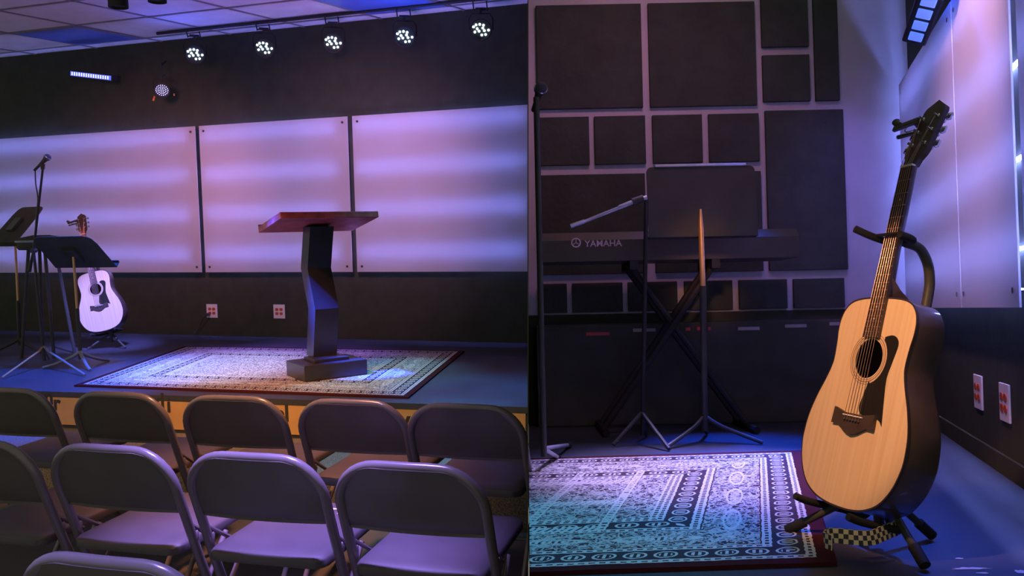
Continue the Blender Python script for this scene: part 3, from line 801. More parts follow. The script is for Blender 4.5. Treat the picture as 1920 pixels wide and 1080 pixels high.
# round many-diode light; orange light on its clamp is put into the colour
pts37 = [(0, 0, .006)] + [(.017 * math.cos(a), .017 * math.sin(a), .006) for a in [k * math.pi / 3 for k in range(6)]] + [(.034 * math.cos(a), .030 * math.sin(a), .006) for a in [k * math.pi / 6 + .2 for k in range(12)]] + [(.052 * math.cos(a), .046 * math.sin(a), .006) for a in [k * math.pi / 9 for k in range(18)]]
pts37 = [(x, z, .0034) for x, z, r in pts37]
mh = make_par(1, .062, pts37)
p = on_wall(304, 169, .30)
mh.matrix_basis = Matrix.Translation(p) @ Matrix.Rotation(R_(12), 4, 'Z') @ Matrix.Rotation(R_(14), 4, 'X')
tag(mh, 'round blue many-diode stage light on the black wall, below the leftmost light of the row', 'stage light')
MB().tube([(-.085, .0, -.095), (-.070, -.01, -.055)], [.009, .006], 8).build('clamp_handle', M['orange_lit_clamp'], mh, smooth=True)
MB().box((.098, -.01, -.05), (.106, .01, -.03)).build('side_knob', M['orange_lit_clamp'], mh)
MB().tube([(0, .05, .18), (0, .05, .22), (0, .32, .24)], .010, 8).build('wall_arm', M['grille'], mh, smooth=True)
# LED bar
p = on_wall(170, 142, .25); p2 = on_wall(209, 146, .25); p1 = on_wall(133, 137, .25)
ax = (p2 - p1).normalized(); n_ = (EYE - p).normalized(); n_ = (n_ - ax * n_.dot(ax)).normalized(); v_ = n_.cross(ax).normalized()
if v_.z < 0: v_ = -v_
lb = thing('led_bar', 'narrow LED bar with a row of blue-white segments high on the black wall', 'stage light', p, Matrix(((ax.x, v_.x, n_.x, 0), (ax.y, v_.y, n_.y, 0), (ax.z, v_.z, n_.z, 0), (0, 0, 0, 1))))
hl = (p2 - p1).length / 2
MB().box((-hl - .02, -.03, -.06), (hl + .02, .03, 0), bev=.004).build('housing', M['grille'], lb)
MB().box((-hl, -.021, 0), (hl, .021, .003)).build('lens', mat('bar_lens_blue', (.05, .08, .5), .3, emit=(.10, .14, 1), estr=1.2), lb)
for k in range(16):
    x = -hl + hl * 2 * (k + .8) / 17
    MB().box((x - .0055, -.015, .003), (x + .0055, .015, .005)).build('diode', M['led_blue'], lb)
MB().tube([(-hl * .6, 0, -.06), (-hl * .6, .02, -.22)], .01, 8).build('bracket', M['grille'], lb)
MB().tube([(hl * .6, 0, -.06), (hl * .6, .02, -.22)], .01, 8).build('bracket', M['grille'], lb)
# two cans hanging at the top
for (px, py, r, lab) in ((222, 14, .052, 'black cylindrical can light hanging from the ceiling at the top, left of the two'), (295, 4, .049, 'black cylindrical can light at the top edge, right of the two')):
    p = L(px, py, Y=4.7)
    t = thing('can_light', lab, 'ceiling light', p)
    mb = MB(); mb.lathe([(r * .9, 0.012), (r, 0), (r * .97, .10), (r * .9, .16), (r * .3, .18)], None, 24); mb.build('can', M['stand_black'], t, smooth=True)
    MB().tube([(0, 0, .17), (0, 0, CEIL - p.z)], .012, 8).build('stem', M['grille'], t, smooth=True)

# ---- music stands
def music_stand(lab, base, desk_c, yaw, tilt, w=.50, h=.33, shaft=(M['black'], None), base_mat=None, right=False, nose=None, gr=0.045):
    base = Vector(base); t = thing('music_stand', lab, 'music stand', base, right=right)
    dc = Vector(desk_c) - base
    m = Matrix.Translation(dc) @ Matrix.Rotation(yaw, 4, 'Z') @ Matrix.Rotation(tilt, 4, 'X')
    # desk in local xz-plane, seen from -y (back)
    P = []
    for x, z in ((-w / 2, -h / 2), (w / 2, -h / 2), (w / 2 - .01, h / 2 - gr * 2)):
        P.append((x, z))
    for k in range(7):
        a = R_(k * 15); P.append((w / 2 - .02 - gr * 1.6 + gr * 1.6 * math.cos(a), h / 2 - gr * 1.2 + gr * 1.2 * math.sin(a)))
    for k in range(7):
        a = R_(90 + k * 15); P.append((-w / 2 + .02 + gr * 1.6 + gr * 1.6 * math.cos(a), h / 2 - gr * 1.2 + gr * 1.2 * math.sin(a)))
    P.append((-w / 2 + .01, h / 2 - gr * 2))
    mb = MB(); mb.poly([m @ Vector((x, 0, z)) for x, z in P], m.to_3x3() @ Vector((0, .004, 0))); d = mb.build('desk', M['black_soft'], t)
    mb = MB(); mb.box((-w / 2, 0, -h / 2 - .006), (w / 2, .055, -h / 2), m); mb.box((-w / 2, .05, -h / 2), (w / 2, .055, -h / 2 + .014), m); mb.build('ledge', M['black_soft'], t)
    bk = m @ Vector((0, -.02, -.02))
    mb = MB(); mb.box((-.05, -.03, -.09), (.05, 0, .05), m, bev=.004); mb.build('bracket', M['black'], t)
    mid = Vector((bk.x * .55, bk.y * .55, bk.z * .55)); 
    mb = MB(); mb.tube([bk, Vector((0, 0, .42)) + (bk - Vector((0, 0, bk.z))) * .45], .0095, 12); mb.build('upper_shaft', shaft[0], t, smooth=True)
    lo = Vector((0, 0, .42)) + (bk - Vector((0, 0, bk.z))) * .45
    MB().tube([lo + Vector((0, 0, .03)), Vector((0, 0, .06))], .0145, 12).build('lower_shaft', M['black'], t, smooth=True)
    for k in range(3):
        a = R_(100 + 120 * k) if nose is None else nose + R_(120 * k)
        c, s = math.cos(a), math.sin(a)
        P = catmull([(0, 0, .12), (.05 * c, .05 * s, .085), (.17 * c, .17 * s, .035), (.27 * c, .27 * s, .008)], 5)
        mb = MB(); rr = [.010 + .004 * (1 - i / len(P)) for i in range(len(P))]; mb.tube(P, rr, 8)
        mb.build('leg', base_mat or M['black'], t, smooth=True)
    return t
M['warm_lit'] = mat('warm_lit_metal', (0.75, 0.45, 0.18), 0.35, 0.6)  # warm light caught by the stands, put into a golden metal colour
M['teal_lit'] = mat('teal_lit_metal', (0.25, 0.3, 0.32), 0.4, 0.3)  # teal stage light put into the metal's own colour
bB = L(152, 688, z=S)
dB = L(137, 473, Y=bB.y + .02)
music_stand('black music stand with a wide tilted desk in front of the acoustic guitar', bB, dB, R_(-10), R_(48), w=.53, h=.36, shaft=(M['warm_lit'],), base_mat=M['teal_lit'], nose=R_(-50))
bA = L(38, 660, z=S)
dA = L(33, 420, Y=bA.y + .02)
music_stand('black music stand standing upright at the left picture edge', bA, dA, R_(-32), R_(-42), w=.44, h=.40, shaft=(M['warm_lit'],))
# floor stool behind the stands
sp_ = L(78, 452, Y=7.05)
ds = thing('stool', 'black round-seated stool behind the music stands at left', 'stool', (sp_.x, sp_.y, S))
zz = sp_.z - S
mb = MB(); mb.lathe([(.02, zz - .07), (.17, zz - .07), (.185, zz - .05), (.185, zz + .0), (.16, zz + .03), (.06, zz + .05)], None, 28); mb.build('seat', M['black_soft'], ds, smooth=True, autos=50)
for k in range(4):
    a = R_(40 + 90 * k); MB().tube([(.10 * math.cos(a), .10 * math.sin(a), zz - .07), (.20 * math.cos(a), .20 * math.sin(a), 0)], .014, 8).build('leg', M['black'], ds, smooth=True)
MB().lathe([(.185, 0), (.195, .005), (.195, .018), (.185, .022)], Matrix.Translation((0, 0, zz - .012)), 28).build('rim', M['teal_lit'], ds, smooth=True)  # paler ring stands in for a glint along the seat edge
# microphone on a boom stand
bm_ = L(84, 688, z=S)
ms = thing('microphone_stand', 'black microphone stand with a tall boom beside the left music stands', 'microphone stand', bm_)
Ym = bm_.y
a1 = L(63, 470, Y=Ym) - bm_; a0 = L(55, 509, Y=Ym + .05) - bm_; a2 = L(80, 318, Y=Ym - .12) - bm_
MB().tube([(0, 0, .05), a1], [.0125, .010], 10).build('pole', M['black'], ms, smooth=True)
MB().tube([a0, a1, a2], [.014, .009, .008], 10).build('boom', M['black'], ms, smooth=True)
mb = MB(); disc_at(mb, a1 - Vector((0, .025, 0)), (0, 1, 0), .018, .05, 12); mb.build('clutch', M['black'], ms, smooth=True)
for k, (px, py) in enumerate(((160, 706), (4, 711), (92, 676))):
    e = L(px, py, z=S) - bm_; e.z = .012
    MB().tube([(0, 0, .16 if k < 2 else .12), (e.x * .12, e.y * .12, .13), e], [.008, .008, .007], 8).build('leg', M['warm_lit'] if k == 1 else M['teal_lit'], ms, smooth=True)  # warm and teal light painted on as leg colours
mic0 = L(72, 312, Y=Ym - .12); mic1 = L(89, 295, Y=Ym - .12)
def microphone(p0, p1, lab, r=.026, right=False):
    d = (p1 - p0); ln = d.length; t = thing('microphone', lab, 'microphone', p0, frame(d, (1, 0, 0.01)), right=right)
    mb = MB(); mb.lathe([(.008, -.045), (.010, -.04), (.010, 0), (.011, .02), (.017, ln * .72), (.021, ln * .84)], None, 18); mb.build('body', M['black'], t, smooth=True)
    mb = MB(); mb.lathe([(.020, ln * .83), (.025, ln * .88), (r, ln * 1.0), (r * .9, ln * 1.12), (r * .6, ln * 1.2), (r * .2, ln * 1.23)], None, 18); mb.build('grille', M['mesh_grille'], t, smooth=True)
    MB().lathe([(r * .98, 0), (r * 1.04, .002), (r * 1.04, .006), (r * .98, .008)], Matrix.Translation((0, 0, ln * .98)), 18).build('ring', M['chrome'], t, smooth=True)
    return t
M['mesh_grille'] = mat('mic_mesh', (0.12, 0.12, 0.13), 0.4, 0.6, bump=0.8, bscale=900)
microphone(mic0, mic1, 'black vocal microphone clipped to the boom, in front of the left wall panel')
clip = (mic0 * .55 + mic1 * .45) - bm_
MB().tube([a2, clip + Vector((0, 0, -.012))], [.012, .018], 10).build('mic_clip', M['black'], ms, smooth=True)
cb_ = catmull([mic0 + (mic0 - mic1).normalized() * .04, L(66, 322, Y=Ym - .12), L(67, 345, Y=Ym - .1), L(71, 372, Y=Ym - .05), L(68, 405, Y=Ym - .03), L(66, 440, Y=Ym - .03)], 6)
o = MB().tube(cb_, .0045, 8).build('microphone_cable', M['cable'], smooth=True)
tag(o, 'thin black cable hanging from the microphone along its boom', 'cable')
# taped mark on the floor
o = MB().box((-.045, -.02, 0), (.045, .02, .001), Matrix.Translation(L(56, 668, z=S + .001))).build('floor_tape', M['red_label'])
tag(o, 'short strip of red tape on the stage floor behind the stand legs', 'tape')

# ================================================================= GUITARS
OUT = [(0, 0), (.05, .002), (.10, .012), (.145, .035), (.178, .075), (.195, .12), (.198, .155), (.193, .20), (.176, .25), (.152, .30), (.139, .335), (.137, .36), (.140, .395), (.1445, .425), (.143, .455), (.13, .482), (.105, .499), (.06, .507), (0, .508)]
OUT = [(a * .97, .508 - (.508 - b) * 1.045) for a, b in OUT]
def outline(scale=1.0, n=6):
    o = [Vector((a, b)) for a, b in OUT]; h = []
    for i in range(len(o) - 1):
        p0 = o[i - 1] if i else Vector((-o[1].x, o[1].y)); p1 = o[i]; p2 = o[i + 1]; p3 = o[i + 2] if i + 2 < len(o) else Vector((-o[-2].x, o[-2].y))
        for k in range(n):
            t = k / n; h.append(0.5 * ((2 * p1) + (p2 - p0) * t + (2 * p0 - 5 * p1 + 4 * p2 - p3) * t * t + (3 * p1 - p0 - 3 * p2 + p3) * t ** 3))
    h.append(o[-1].copy())
    full = h + [Vector((-p.x, p.y)) for p in h[::-1][1:-1]]
    c = Vector((0, .254)); return [c + (p - c) * scale for p in full]
def make_guitar(depth=.105):
    g = bpy.data.objects.new('acoustic_guitar', None); COL.objects.link(g)
    F = outline(); n = len(F); hc = Vector((0, .352)); hr = .050
    # body: sides and back (open at the front, closed by the soundboard)
    mb = MB(); bm = mb.bm
    def dep(z): return depth * (1 - .18 * z / .508)
    rings = [[bm.verts.new((p.x, y0 if y0 < .01 else dep(p.y) - (.010 if y0 == 1 else 0), p.y)) for p in F] for y0 in (.002, 1)]
    G = outline(.965); rings.append([bm.verts.new((p.x, dep(p.y), p.y)) for p in G])
    G2 = outline(.5); rings.append([bm.verts.new((p.x, dep(p.y) + .006, p.y)) for p in G2])
    for a, b in zip(rings, rings[1:]):
        for k in range(n): bm.faces.new((a[k], a[(k + 1) % n], b[(k + 1) % n], b[k]))
    bm.faces.new(rings[-1])
    mb.build('body', M['mahogany'], g, smooth=True, autos=50)
    # soundboard with its round hole
    mb = MB(); bm = mb.bm
    ang = [math.atan2(p.y - hc.y, p.x - hc.x) for p in F]
    def ringv(t, y):
        out = []
        for p, a in zip(F, ang):
            q = hc + Vector((math.cos(a), math.sin(a))) * hr; w = q.lerp(p, t); out.append(bm.verts.new((w.x, y, w.y)))
        return out
    R0 = [ringv(t, 0.0) for t in (0, .2, .5, .8, 1)]; R1 = [ringv(t, .003) for t in (0, 1)]
    for a, b in zip(R0, R0[1:]):
        for k in range(n): bm.faces.new((a[k], a[(k + 1) % n], b[(k + 1) % n], b[k]))
    for a, b in ((R0[0], R1[0]), (R1[0], R1[1]), (R1[1], R0[-1])):
        for k in range(n): bm.faces.new((a[k], a[(k + 1) % n], b[(k + 1) % n], b[k]))
    mb.build('soundboard', M['spruce'], g)
    # binding
    mb = MB(); bm = mb.bm; Fo = outline(1.006); Fi = outline(.990)
    rs = [[bm.verts.new((p.x, y, p.y)) for p in q] for q, y in ((Fi, -.0006), (Fo, -.0006), (Fo, .005), (outline(.999), .005))]
    for a, b in zip(rs, rs[1:]):
        for k in range(n): bm.faces.new((a[k], a[(k + 1) % n], b[(k + 1) % n], b[k]))
    mb.build('binding', M['binding'], g, smooth=True, autos=40)
    def annulus(r0, r1, y, y2=.0, seg=48):
        mb = MB(); bm = mb.bm; rr = []
        for r, yy in ((r0, y2), (r0, y), (r1, y), (r1, y2)):
            rr.append([bm.verts.new((hc.x + r * math.cos(k * 2 * math.pi / seg), yy, hc.y + r * math.sin(k * 2 * math.pi / seg))) for k in range(seg)])
        for a, b in zip(rr, rr[1:]):
            for k in range(seg): bm.faces.new((a[k], a[(k + 1) % seg], b[(k + 1) % seg], b[k]))
        return mb
    for r0, r1 in ((.0535, .0550), (.0585, .0610), (.0650, .0665)):
        annulus(r0, r1, -.0005).build('rosette_ring', M['rosette'], g)
    # pickguard (to the right of the hole in the picture)
    pg = catmull([(.046, .40), (.070, .405), (.088, .398), (.096, .380), (.088, .340), (.080, .300), (.085, .255), (.092, .215), (.097, .183)], 5)
    pg += catmull([(.097, .183), (.085, .195), (.060, .200), (.030, .200), (.012, .205), (.005, .222), (.012, .255), (.020, .286)], 5)[1:]
    inner = [Vector((hc.x + .0672 * math.cos(a), hc.y + .0672 * math.sin(a), 0)) for a in [R_(-68 + k * 11.5) for k in range(11)]]
    pts = [(p[0], p[1] + .009) for p in pg] + [(p.x, p.y) for p in inner]
    MB().poly([(x, -.0013, z) for x, z in pts], (0, .0012, 0)).build('pickguard', M['pickguard'], g)
    # bridge
    bp = [(-.078, .177), (-.054, .178)] + [(x, .178 - .022 * math.cos(x / .054 * math.pi / 2) ** 1.3) for x in (-.045, -.035, -.02, 0, .02, .035, .045)] + [(.054, .178), (.078, .177), (.076, .216), (.035, .209), (-.035, .209), (-.076, .219)]
    MB().poly([(x, -.009, z) for x, z in bp], (0, .0088, 0)).build('bridge', M['ebony'], g)
    MB().box((-.036, -.012, .2015), (.036, -.009, .2045)).build('saddle', M['bone'], g)
    for k in range(6):
        x = -.027 + .0108 * k
        mb = MB(); mb.lathe([(.0026, 0), (.0028, .004), (.001, .006)], Matrix.Translation((x, -.009, .191)) @ frame((0, -1, 0), (1, 0, 0)), 8); mb.build('bridge_pin', M['binding'], g)
    # neck and fretboard
    def hw(z): return .0215 + (.028 - .0215) * (.850 - z) / (.850 - .404)
    MB().poly([(-hw(.850), -.0085, .850), (-hw(.404), -.0085, .404), (hw(.404), -.0085, .404), (hw(.850), -.0085, .850)], (0, .008, 0)).build('fretboard', M['ebony'], g)
    mb = MB(); P = []
    for z, dp in ((.500, .026), (.62, .019), (.75, .017), (.850, .016), (.866, .020)):
        w = hw(z) if z < .86 else .022; row = []
        for k in range(9):
            a = math.pi * k / 8; row.append((w * math.cos(a), -.0006 + dp * math.sin(a), z))
        P.append(row)
    mb.grid(P); V = mb.bm.verts; mb.bm.verts.ensure_lookup_table()
    for i in range(4): mb.bm.faces.new((V[i * 9], V[i * 9 + 9], V[i * 9 + 17], V[i * 9 + 8]))
    mb.bm.faces.new([V[k] for k in range(9)]); mb.bm.faces.new([V[36 + k] for k in range(9)])
    mb.build('neck', M['mahogany'], g, smooth=True, autos=50)
    MB().poly([(0.022, 0, .506), (.026, .0, .560), (.026, .03, .535), (.022, .085, .506)][::-1], (-.046, 0, 0)).build('heel', M['mahogany'], g)
    for k in range(1, 21):
        z = .850 - .647 * (1 - 2 ** (-k / 12))
        MB().box((-hw(z), -.0096, z - .0009), (hw(z), -.0085, z + .0009)).build('fret', M['bronze'], g)
    for k in (3, 5, 7, 9, 12, 12.01, 15, 17):
        z = .850 - .647 * (1 - 2 ** (-(math.floor(k) - .5) / 12)); xs = 0 if k not in (12, 12.01) else (-.009 if k == 12 else .009)
        MB().poly([(xs - .0028, -.0088, z), (xs, -.0088, z + .0036), (xs + .0028, -.0088, z), (xs, -.0088, z - .0036)], (0, .0003, 0)).build('fret_marker', M['pearl'], g)
    MB().box((-.0215, -.0115, .850), (.0215, -.001, .8545)).build('nut', M['bone'], g)
    # headstock, tilted back
    tb = R_(14); H0 = Matrix.Translation((0, -.004, .8545)) @ Matrix.Rotation(-tb, 4, 'X')
    hp = [(-.0215, 0), (-.0245, .018), (-.034, .034), (-.037, .045), (-.036, .165), (-.031, .176), (-.020, .183), (0, .197), (.020, .183), (.031, .176), (.036, .165), (.037, .045), (.034, .034), (.0245, .018), (.0215, 0)]
    MB().poly([H0 @ Vector((x, 0, z)) for x, z in hp], H0.to_3x3() @ Vector((0, .015, 0))).build('headstock', M['ebony'], g)
    posts = []
    for sx in (-1, 1):
        for j, z in enumerate((.062, .102, .142)):
            px = sx * (.022 + .002 * j)
            m = H0 @ Matrix.Translation((px, 0, z)) @ frame((0, -1, 0), (1, 0, 0))
            mb = MB(); mb.lathe([(.006, 0), (.006, .002), (.0032, .003), (.0028, .010), (.0036, .014)], m, 12)
            o = mb.build('tuner_post', M['chrome'], g, smooth=True); posts.append((sx, j, H0 @ Vector((px, -.009, z))))
            mb = MB(); mb.tube([H0 @ Vector((sx * .030, .012, z)), H0 @ Vector((sx * .047, .012, z))], .0025, 8)
            mk = H0 @ Matrix.Translation((sx * .053, .012, z))
            mb.box((-.0075, -.004, -.0095), (.0075, .004, .0095), mk, bev=.003)
            mb.box((-.008, -.0015, -.008), (.008, .0075, .008), H0 @ Matrix.Translation((sx * .024, .016, z)), bev=.002)
            mb.build('tuner_button', M['chrome'], g, smooth=True, autos=40)
    order = [(-1, 0), (-1, 1), (-1, 2), (1, 2), (1, 1), (1, 0)]
    for k in range(6):
        xs = -.027 + .0108 * k; xn = -.0175 + .007 * k
        pp = [q for sx, j, q in posts if (sx, j) == order[k]][0]
        mb = MB(); mb.tube([(xs, -.010, .191), (xs, -.0125, .203), (xn, -.0122, .8525), pp], .00055 + .00006 * (5 - k), 6)
        mb.build('string', M['bronze'], g, smooth=True)
    g['_h'] = 0; del g['_h']
    return g, H0
def capo(lab, GM, H0, right):
    t = thing('capo', lab, 'capo', (0, 0, 0), right=right)
    t.matrix_basis = GM @ H0
    mb = MB(); mb.box((-.105, -.014, .132), (-.018, -.004, .148), Matrix.Rotation(R_(-6), 4, 'Y'), bev=.003); mb.tube([(-.120, -.012, .150), (-.112, -.010, .142), (-.10, -.009, .138)], [.011, .009, .007], 10)
    mb.build('upper_arm', M['black'], t, smooth=True, autos=40)
    mb = MB(); mb.tube([(-.125, .016, .120), (-.06, .018, .122), (-.01, .020, .130)], [.006, .005, .006], 8); mb.box((-.045, -.010, .126), (-.037, .020, .140)); mb.build('lower_arm', M['black'], t, smooth=True, autos=40)
    mb = MB(); mb.tube(catmull([(-.085, .004, .135), (-.095, .008, .130), (-.085, .010, .124), (-.05, .010, .124)], 5), .0018, 6); mb.build('spring', M['chrome'], t, smooth=True)
    return t
guitar, H0 = make_guitar()
def rotm(x, y, z): return Matrix.Rotation(z, 4, 'Z') @ Matrix.Rotation(y, 4, 'Y') @ Matrix.Rotation(x, 4, 'X')
GML = Matrix.Translation((-3.560, 7.330, .610)) @ rotm(-.141, -.226, .044)
guitar.matrix_basis = GML
tag(guitar, 'small violet-lit natural-top acoustic guitar on a stand, behind the tilted music stand', 'guitar')
g2 = copy_tree(guitar, right=True)
GMR = Matrix.Translation((.795, 2.101, .131)) @ rotm(-.267, .025, -1.309)
g2.matrix_basis = GMR
tag(g2, 'large warm-lit natural-top acoustic guitar leaning back on a black stand beside the rug', 'guitar')
capo('black spring capo clipped to the head of the small violet-lit guitar', GML, H0, False)
capo('black spring capo clipped to the head of the large warm-lit guitar', GMR, H0, True)

def guitar_stand(lab, GM, floor_z, right):
    """built in world axes of its own stage from the guitar's pose"""
    base = GM @ Vector((0, .12, 0)); base.z = floor_z
    t = thing('guitar_stand', lab, 'guitar stand', base, right=right)
    def g(x, y, z): return GM @ Vector((x, y, z)) - base
    up0 = Vector((0, 0, .17)); 
    # upright behind the body up to the neck yoke
    P = catmull([up0 + Vector((0, 0, -.12)), up0, g(0, .135, .16), g(0, .135, .50), g(0, .125, .60), g(0, .085, .655), g(0, .035, .662)], 8)
    MB().tube(P, .0125, 12).build('upright', M['black'], t, smooth=True)
    P = catmull([g(-.060, -.075, .672), g(-.050, -.03, .664), g(-.042, .02, .662), g(0, .036, .662), g(.042, .02, .662), g(.048, -.025, .664)], 6)
    MB().tube(P, .0095, 10).build('neck_yoke', M['rubber'], t, smooth=True)
    MB().tube([g(.050, -.020, .668), g(0, -.022, .668), g(-.05, -.020, .668)], .004, 8).build('yoke_strap', M['rubber'], t, smooth=True)
    # lower arms
    for sx in (-1, 1):
        P = catmull([up0 + Vector((0, 0, -.04)), g(sx * .05, .125, -.034), g(sx * .10, .10, -.036), g(sx * .105, .0, -.036), g(sx * .106, -.045, -.030)], 7)
        MB().tube(P, .0095, 10).build('lower_arm', M['rubber'], t, smooth=True)
    mb = MB(); mb.lathe([(.018, 0), (.022, .01), (.022, .06), (.018, .07)], Matrix.Translation((0, 0, .11)), 14); mb.build('collar', M['black'], t, smooth=True)
    return t, base
tL, bL = guitar_stand('small black guitar stand under the violet-lit guitar', GML, S, False)
for a in (90, 210, 330):
    c, s = math.cos(R_(a)), math.sin(R_(a)); MB().tube([(0, 0, .13), (.19 * c, .19 * s, .012)], .009, 8).build('leg', M['black'], tL, smooth=True)
tR, bR = guitar_stand('black tubular guitar stand under the large warm-lit guitar', GMR, 0, True)
for (px, py) in ((1478, 993), (1733, 1058), (1746, 1002)):
    e = Q(px, py, z=.014) - bR
    d = (e - Vector((0, 0, .15))).normalized()
    MB().tube([(0, 0, .15), e], .0095, 12).build('leg', M['leg_gloss'] if 'leg_gloss' in M else M['black'], tR, smooth=True)
    mb = MB(); mb.tube([e - d * .05, e + d * .004], [.0135, .0135], 12); mb.build('foot', M['rubber'], tR, smooth=True)
# checkered strap looped on the floor by the stand
def ribbon(pts, nrm, w, uvs=.028):
    bm = bmesh.new(); uvl = bm.loops.layers.uv.new('UVMap'); pts = catmull(pts, 8); L_ = 0; rows = []
    for i, p in enumerate(pts):
        t = (pts[min(i + 1, len(pts) - 1)] - pts[max(i - 1, 0)]).normalized()
        k = i / (len(pts) - 1); nn = (Vector(nrm[0]).lerp(Vector(nrm[1]), k)); nn = (nn - t * nn.dot(t)).normalized(); tt = t.cross(nn)
        if i: L_ += (p - pts[i - 1]).length
        rows.append([(bm.verts.new(p + nn * (w * (s - .5)) + tt * q), L_, s * w) for s in (0, .5, 1) for q in (0,)] + [(bm.verts.new(p + nn * (w * (s - .5)) + tt * .003), L_, s * w) for s in (1, .5, 0)])
    for a, b in zip(rows, rows[1:]):
        for k in range(6):
            k2 = (k + 1) % 6; f = bm.faces.new((a[k][0], a[k2][0], b[k2][0], b[k][0]))
            for l, q in zip(f.loops, (a[k], a[k2], b[k2], b[k])): l[uvl].uv = (q[1] / uvs * 2, q[2] / uvs * 2)
    bm.faces.new([v[0] for v in rows[0]]); bm.faces.new([v[0] for v in rows[-1][::-1]])
    return bm
def strap_piece(px, mbm): pass
mb = MB(); mb.bm.free()
sp1 = [Q(1684, 972, Y=2.04), Q(1660, 982, Y=2.0), Q(1636, 1008, Y=1.97), Q(1606, 1008, Y=1.96), Q(1584, 984, Y=1.97), Q(1560, 974, Y=1.98), Q(1546, 986, Y=1.95), Q(1560, 1002, Y=1.92)]
for p in sp1: p.z = min(max(p.z, .022), .07)
mb.bm = ribbon(sp1, ((0, .3, 1), (0, .2, 1)), .034, .022)
o = mb.build('guitar_strap', M['checker'], right=True, smooth=True)
tag(o, 'black and yellow checkered guitar strap bunched below the large guitar', 'strap')

# ================================================================= SIDE STAGE (right of the partition), own frame
def RZ(y, z, off=.003): return cutx(y, z, off, True)
YB = 4.6
WX = lambda y: .767 + .294 * y                   # panel plane on the right wall
off_w = .075
def WW(y): return WX(y) + off_w                  # wall plane
yc = YB
fl = [(RZ(1.3, 0), 1.3, 0), (WW(1.3), 1.3, 0), (WW(YB), YB, 0), (RZ(YB, 0), YB, 0)]
MB().poly(fl, (0, 0, -.30)).build('floor_side', M['stage'], right=True)['kind'] = 'structure'
HW = 2.55
zb = .60 - 4 / 1585 * YB
MB().poly([(RZ(YB, zb), YB, zb), (WW(YB), YB, zb), (WW(YB), YB, HW), (RZ(YB, HW), YB, HW)], (0, .1, 0)).build('wall_side_back', M['white_wall'], right=True)['kind'] = 'structure'
MB().poly([(RZ(YB, 0), YB, 0), (WW(YB), YB, 0), (WW(YB), YB, zb), (RZ(YB, zb), YB, zb)], (0, .1, 0)).build('trim_3', M['wall_black'], right=True)['kind'] = 'structure'
MB().poly([(WW(1.3), 1.3, -.0), (WW(YB), YB, 0), (WW(YB), YB, HW), (WW(1.3), 1.3, HW)], (.1, 0, 0)).build('wall_side_right', M['wall_black'], right=True)['kind'] = 'structure'
# baseboard on the right wall
MB().poly([(WW(1.3) - .012, 1.3, 0), (WW(YB) - .012, YB, 0), (WW(YB), YB, 0), (WW(1.3), 1.3, 0)], (0, 0, .07)).build('baseboard_right', M['wall_black'], right=True)['kind'] = 'structure'
# black acoustic tiles on the back wall
def X_(px, py=205): return Q(px, py, Y=YB).x
def Z_(px, py): return Q(px, py, Y=YB).z
zt1, zb1 = Z_(1210, 8) , Z_(1110, 209)
rowz = {'a0': Z_(1110, 205), 'a1': Z_(1110, 11), 'b1': Z_(1110, 220), 'b0': Z_(1110, 310), 'c1': Z_(1110, 328), 'c0': Z_(1300, 511), 'd1': Z_(1300, 527), 'm0': Z_(1470, 192), 'm1': Z_(1470, 105), 'm2': Z_(1470, 90)}
x0 = X_(1006); tiles = []
A = [(X_(1008), X_(1205)), (X_(1218), X_(1418))]
tiles += [(A[0][0], A[0][1], rowz['a0'], rowz['a1'], 'large square foam tile at top left of the grid wall'), (A[1][0], A[1][1], rowz['a0'], rowz['a1'], 'large square foam tile at top centre of the grid wall')]
tiles += [(X_(1430), X_(1518), rowz['m2'], 2.42, 'upright foam tile above a small square tile, grid wall top'), (X_(1430), X_(1518), rowz['m0'], rowz['m1'], 'small square foam tile between the top centre tile and the narrow tile'), (X_(1528), X_(1573), rowz['m0'], 2.42, 'narrow tall foam tile beside the plain wall strip')]
tiles += [(X_(1009), X_(1103), rowz['b0'], rowz['b1'], 'first small foam tile from the left in the middle row'), (X_(1113), X_(1208), rowz['b0'], rowz['b1'], 'second small foam tile from the left in the middle row'), (X_(1221), X_(1314), rowz['b0'], rowz['b1'], 'third small foam tile from the left in the middle row'), (X_(1326), X_(1420), rowz['b0'], rowz['b1'], 'fourth small foam tile from the left in the middle row')]
tiles += [(X_(1432), X_(1578), rowz['c0'], Z_(1500, 208), 'tall foam tile at the right end of the grid wall')]
tiles += [(X_(1009), X_(1205), rowz['c0'], rowz['c1'], 'large foam tile behind the left half of the keyboard'), (X_(1221), X_(1421), rowz['c0'], rowz['c1'], 'large foam tile behind the music stand desk')]
for a, b, w in ((1009, 1062, 'first'), (1072, 1166, 'second'), (1176, 1268, 'third'), (1281, 1371, 'fourth'), (1383, 1473, 'fifth'), (1485, 1580, 'sixth')):
    tiles.append((X_(a, 520), X_(b, 520), zb + .01, rowz['d1'], w + ' foam tile from the left in the lowest row, under the keyboard'))
for xa, xb, za, zc, lab in tiles:
    P = []
    mb = MB(); mb.box((xa, YB - .025, za), (xb, YB - .001, zc), bev=.004)
    o = mb.build('acoustic_tile', M['foam'], right=True); tag(o, 'black ' + lab, 'acoustic tile', 'black acoustic tiles on the side stage wall')
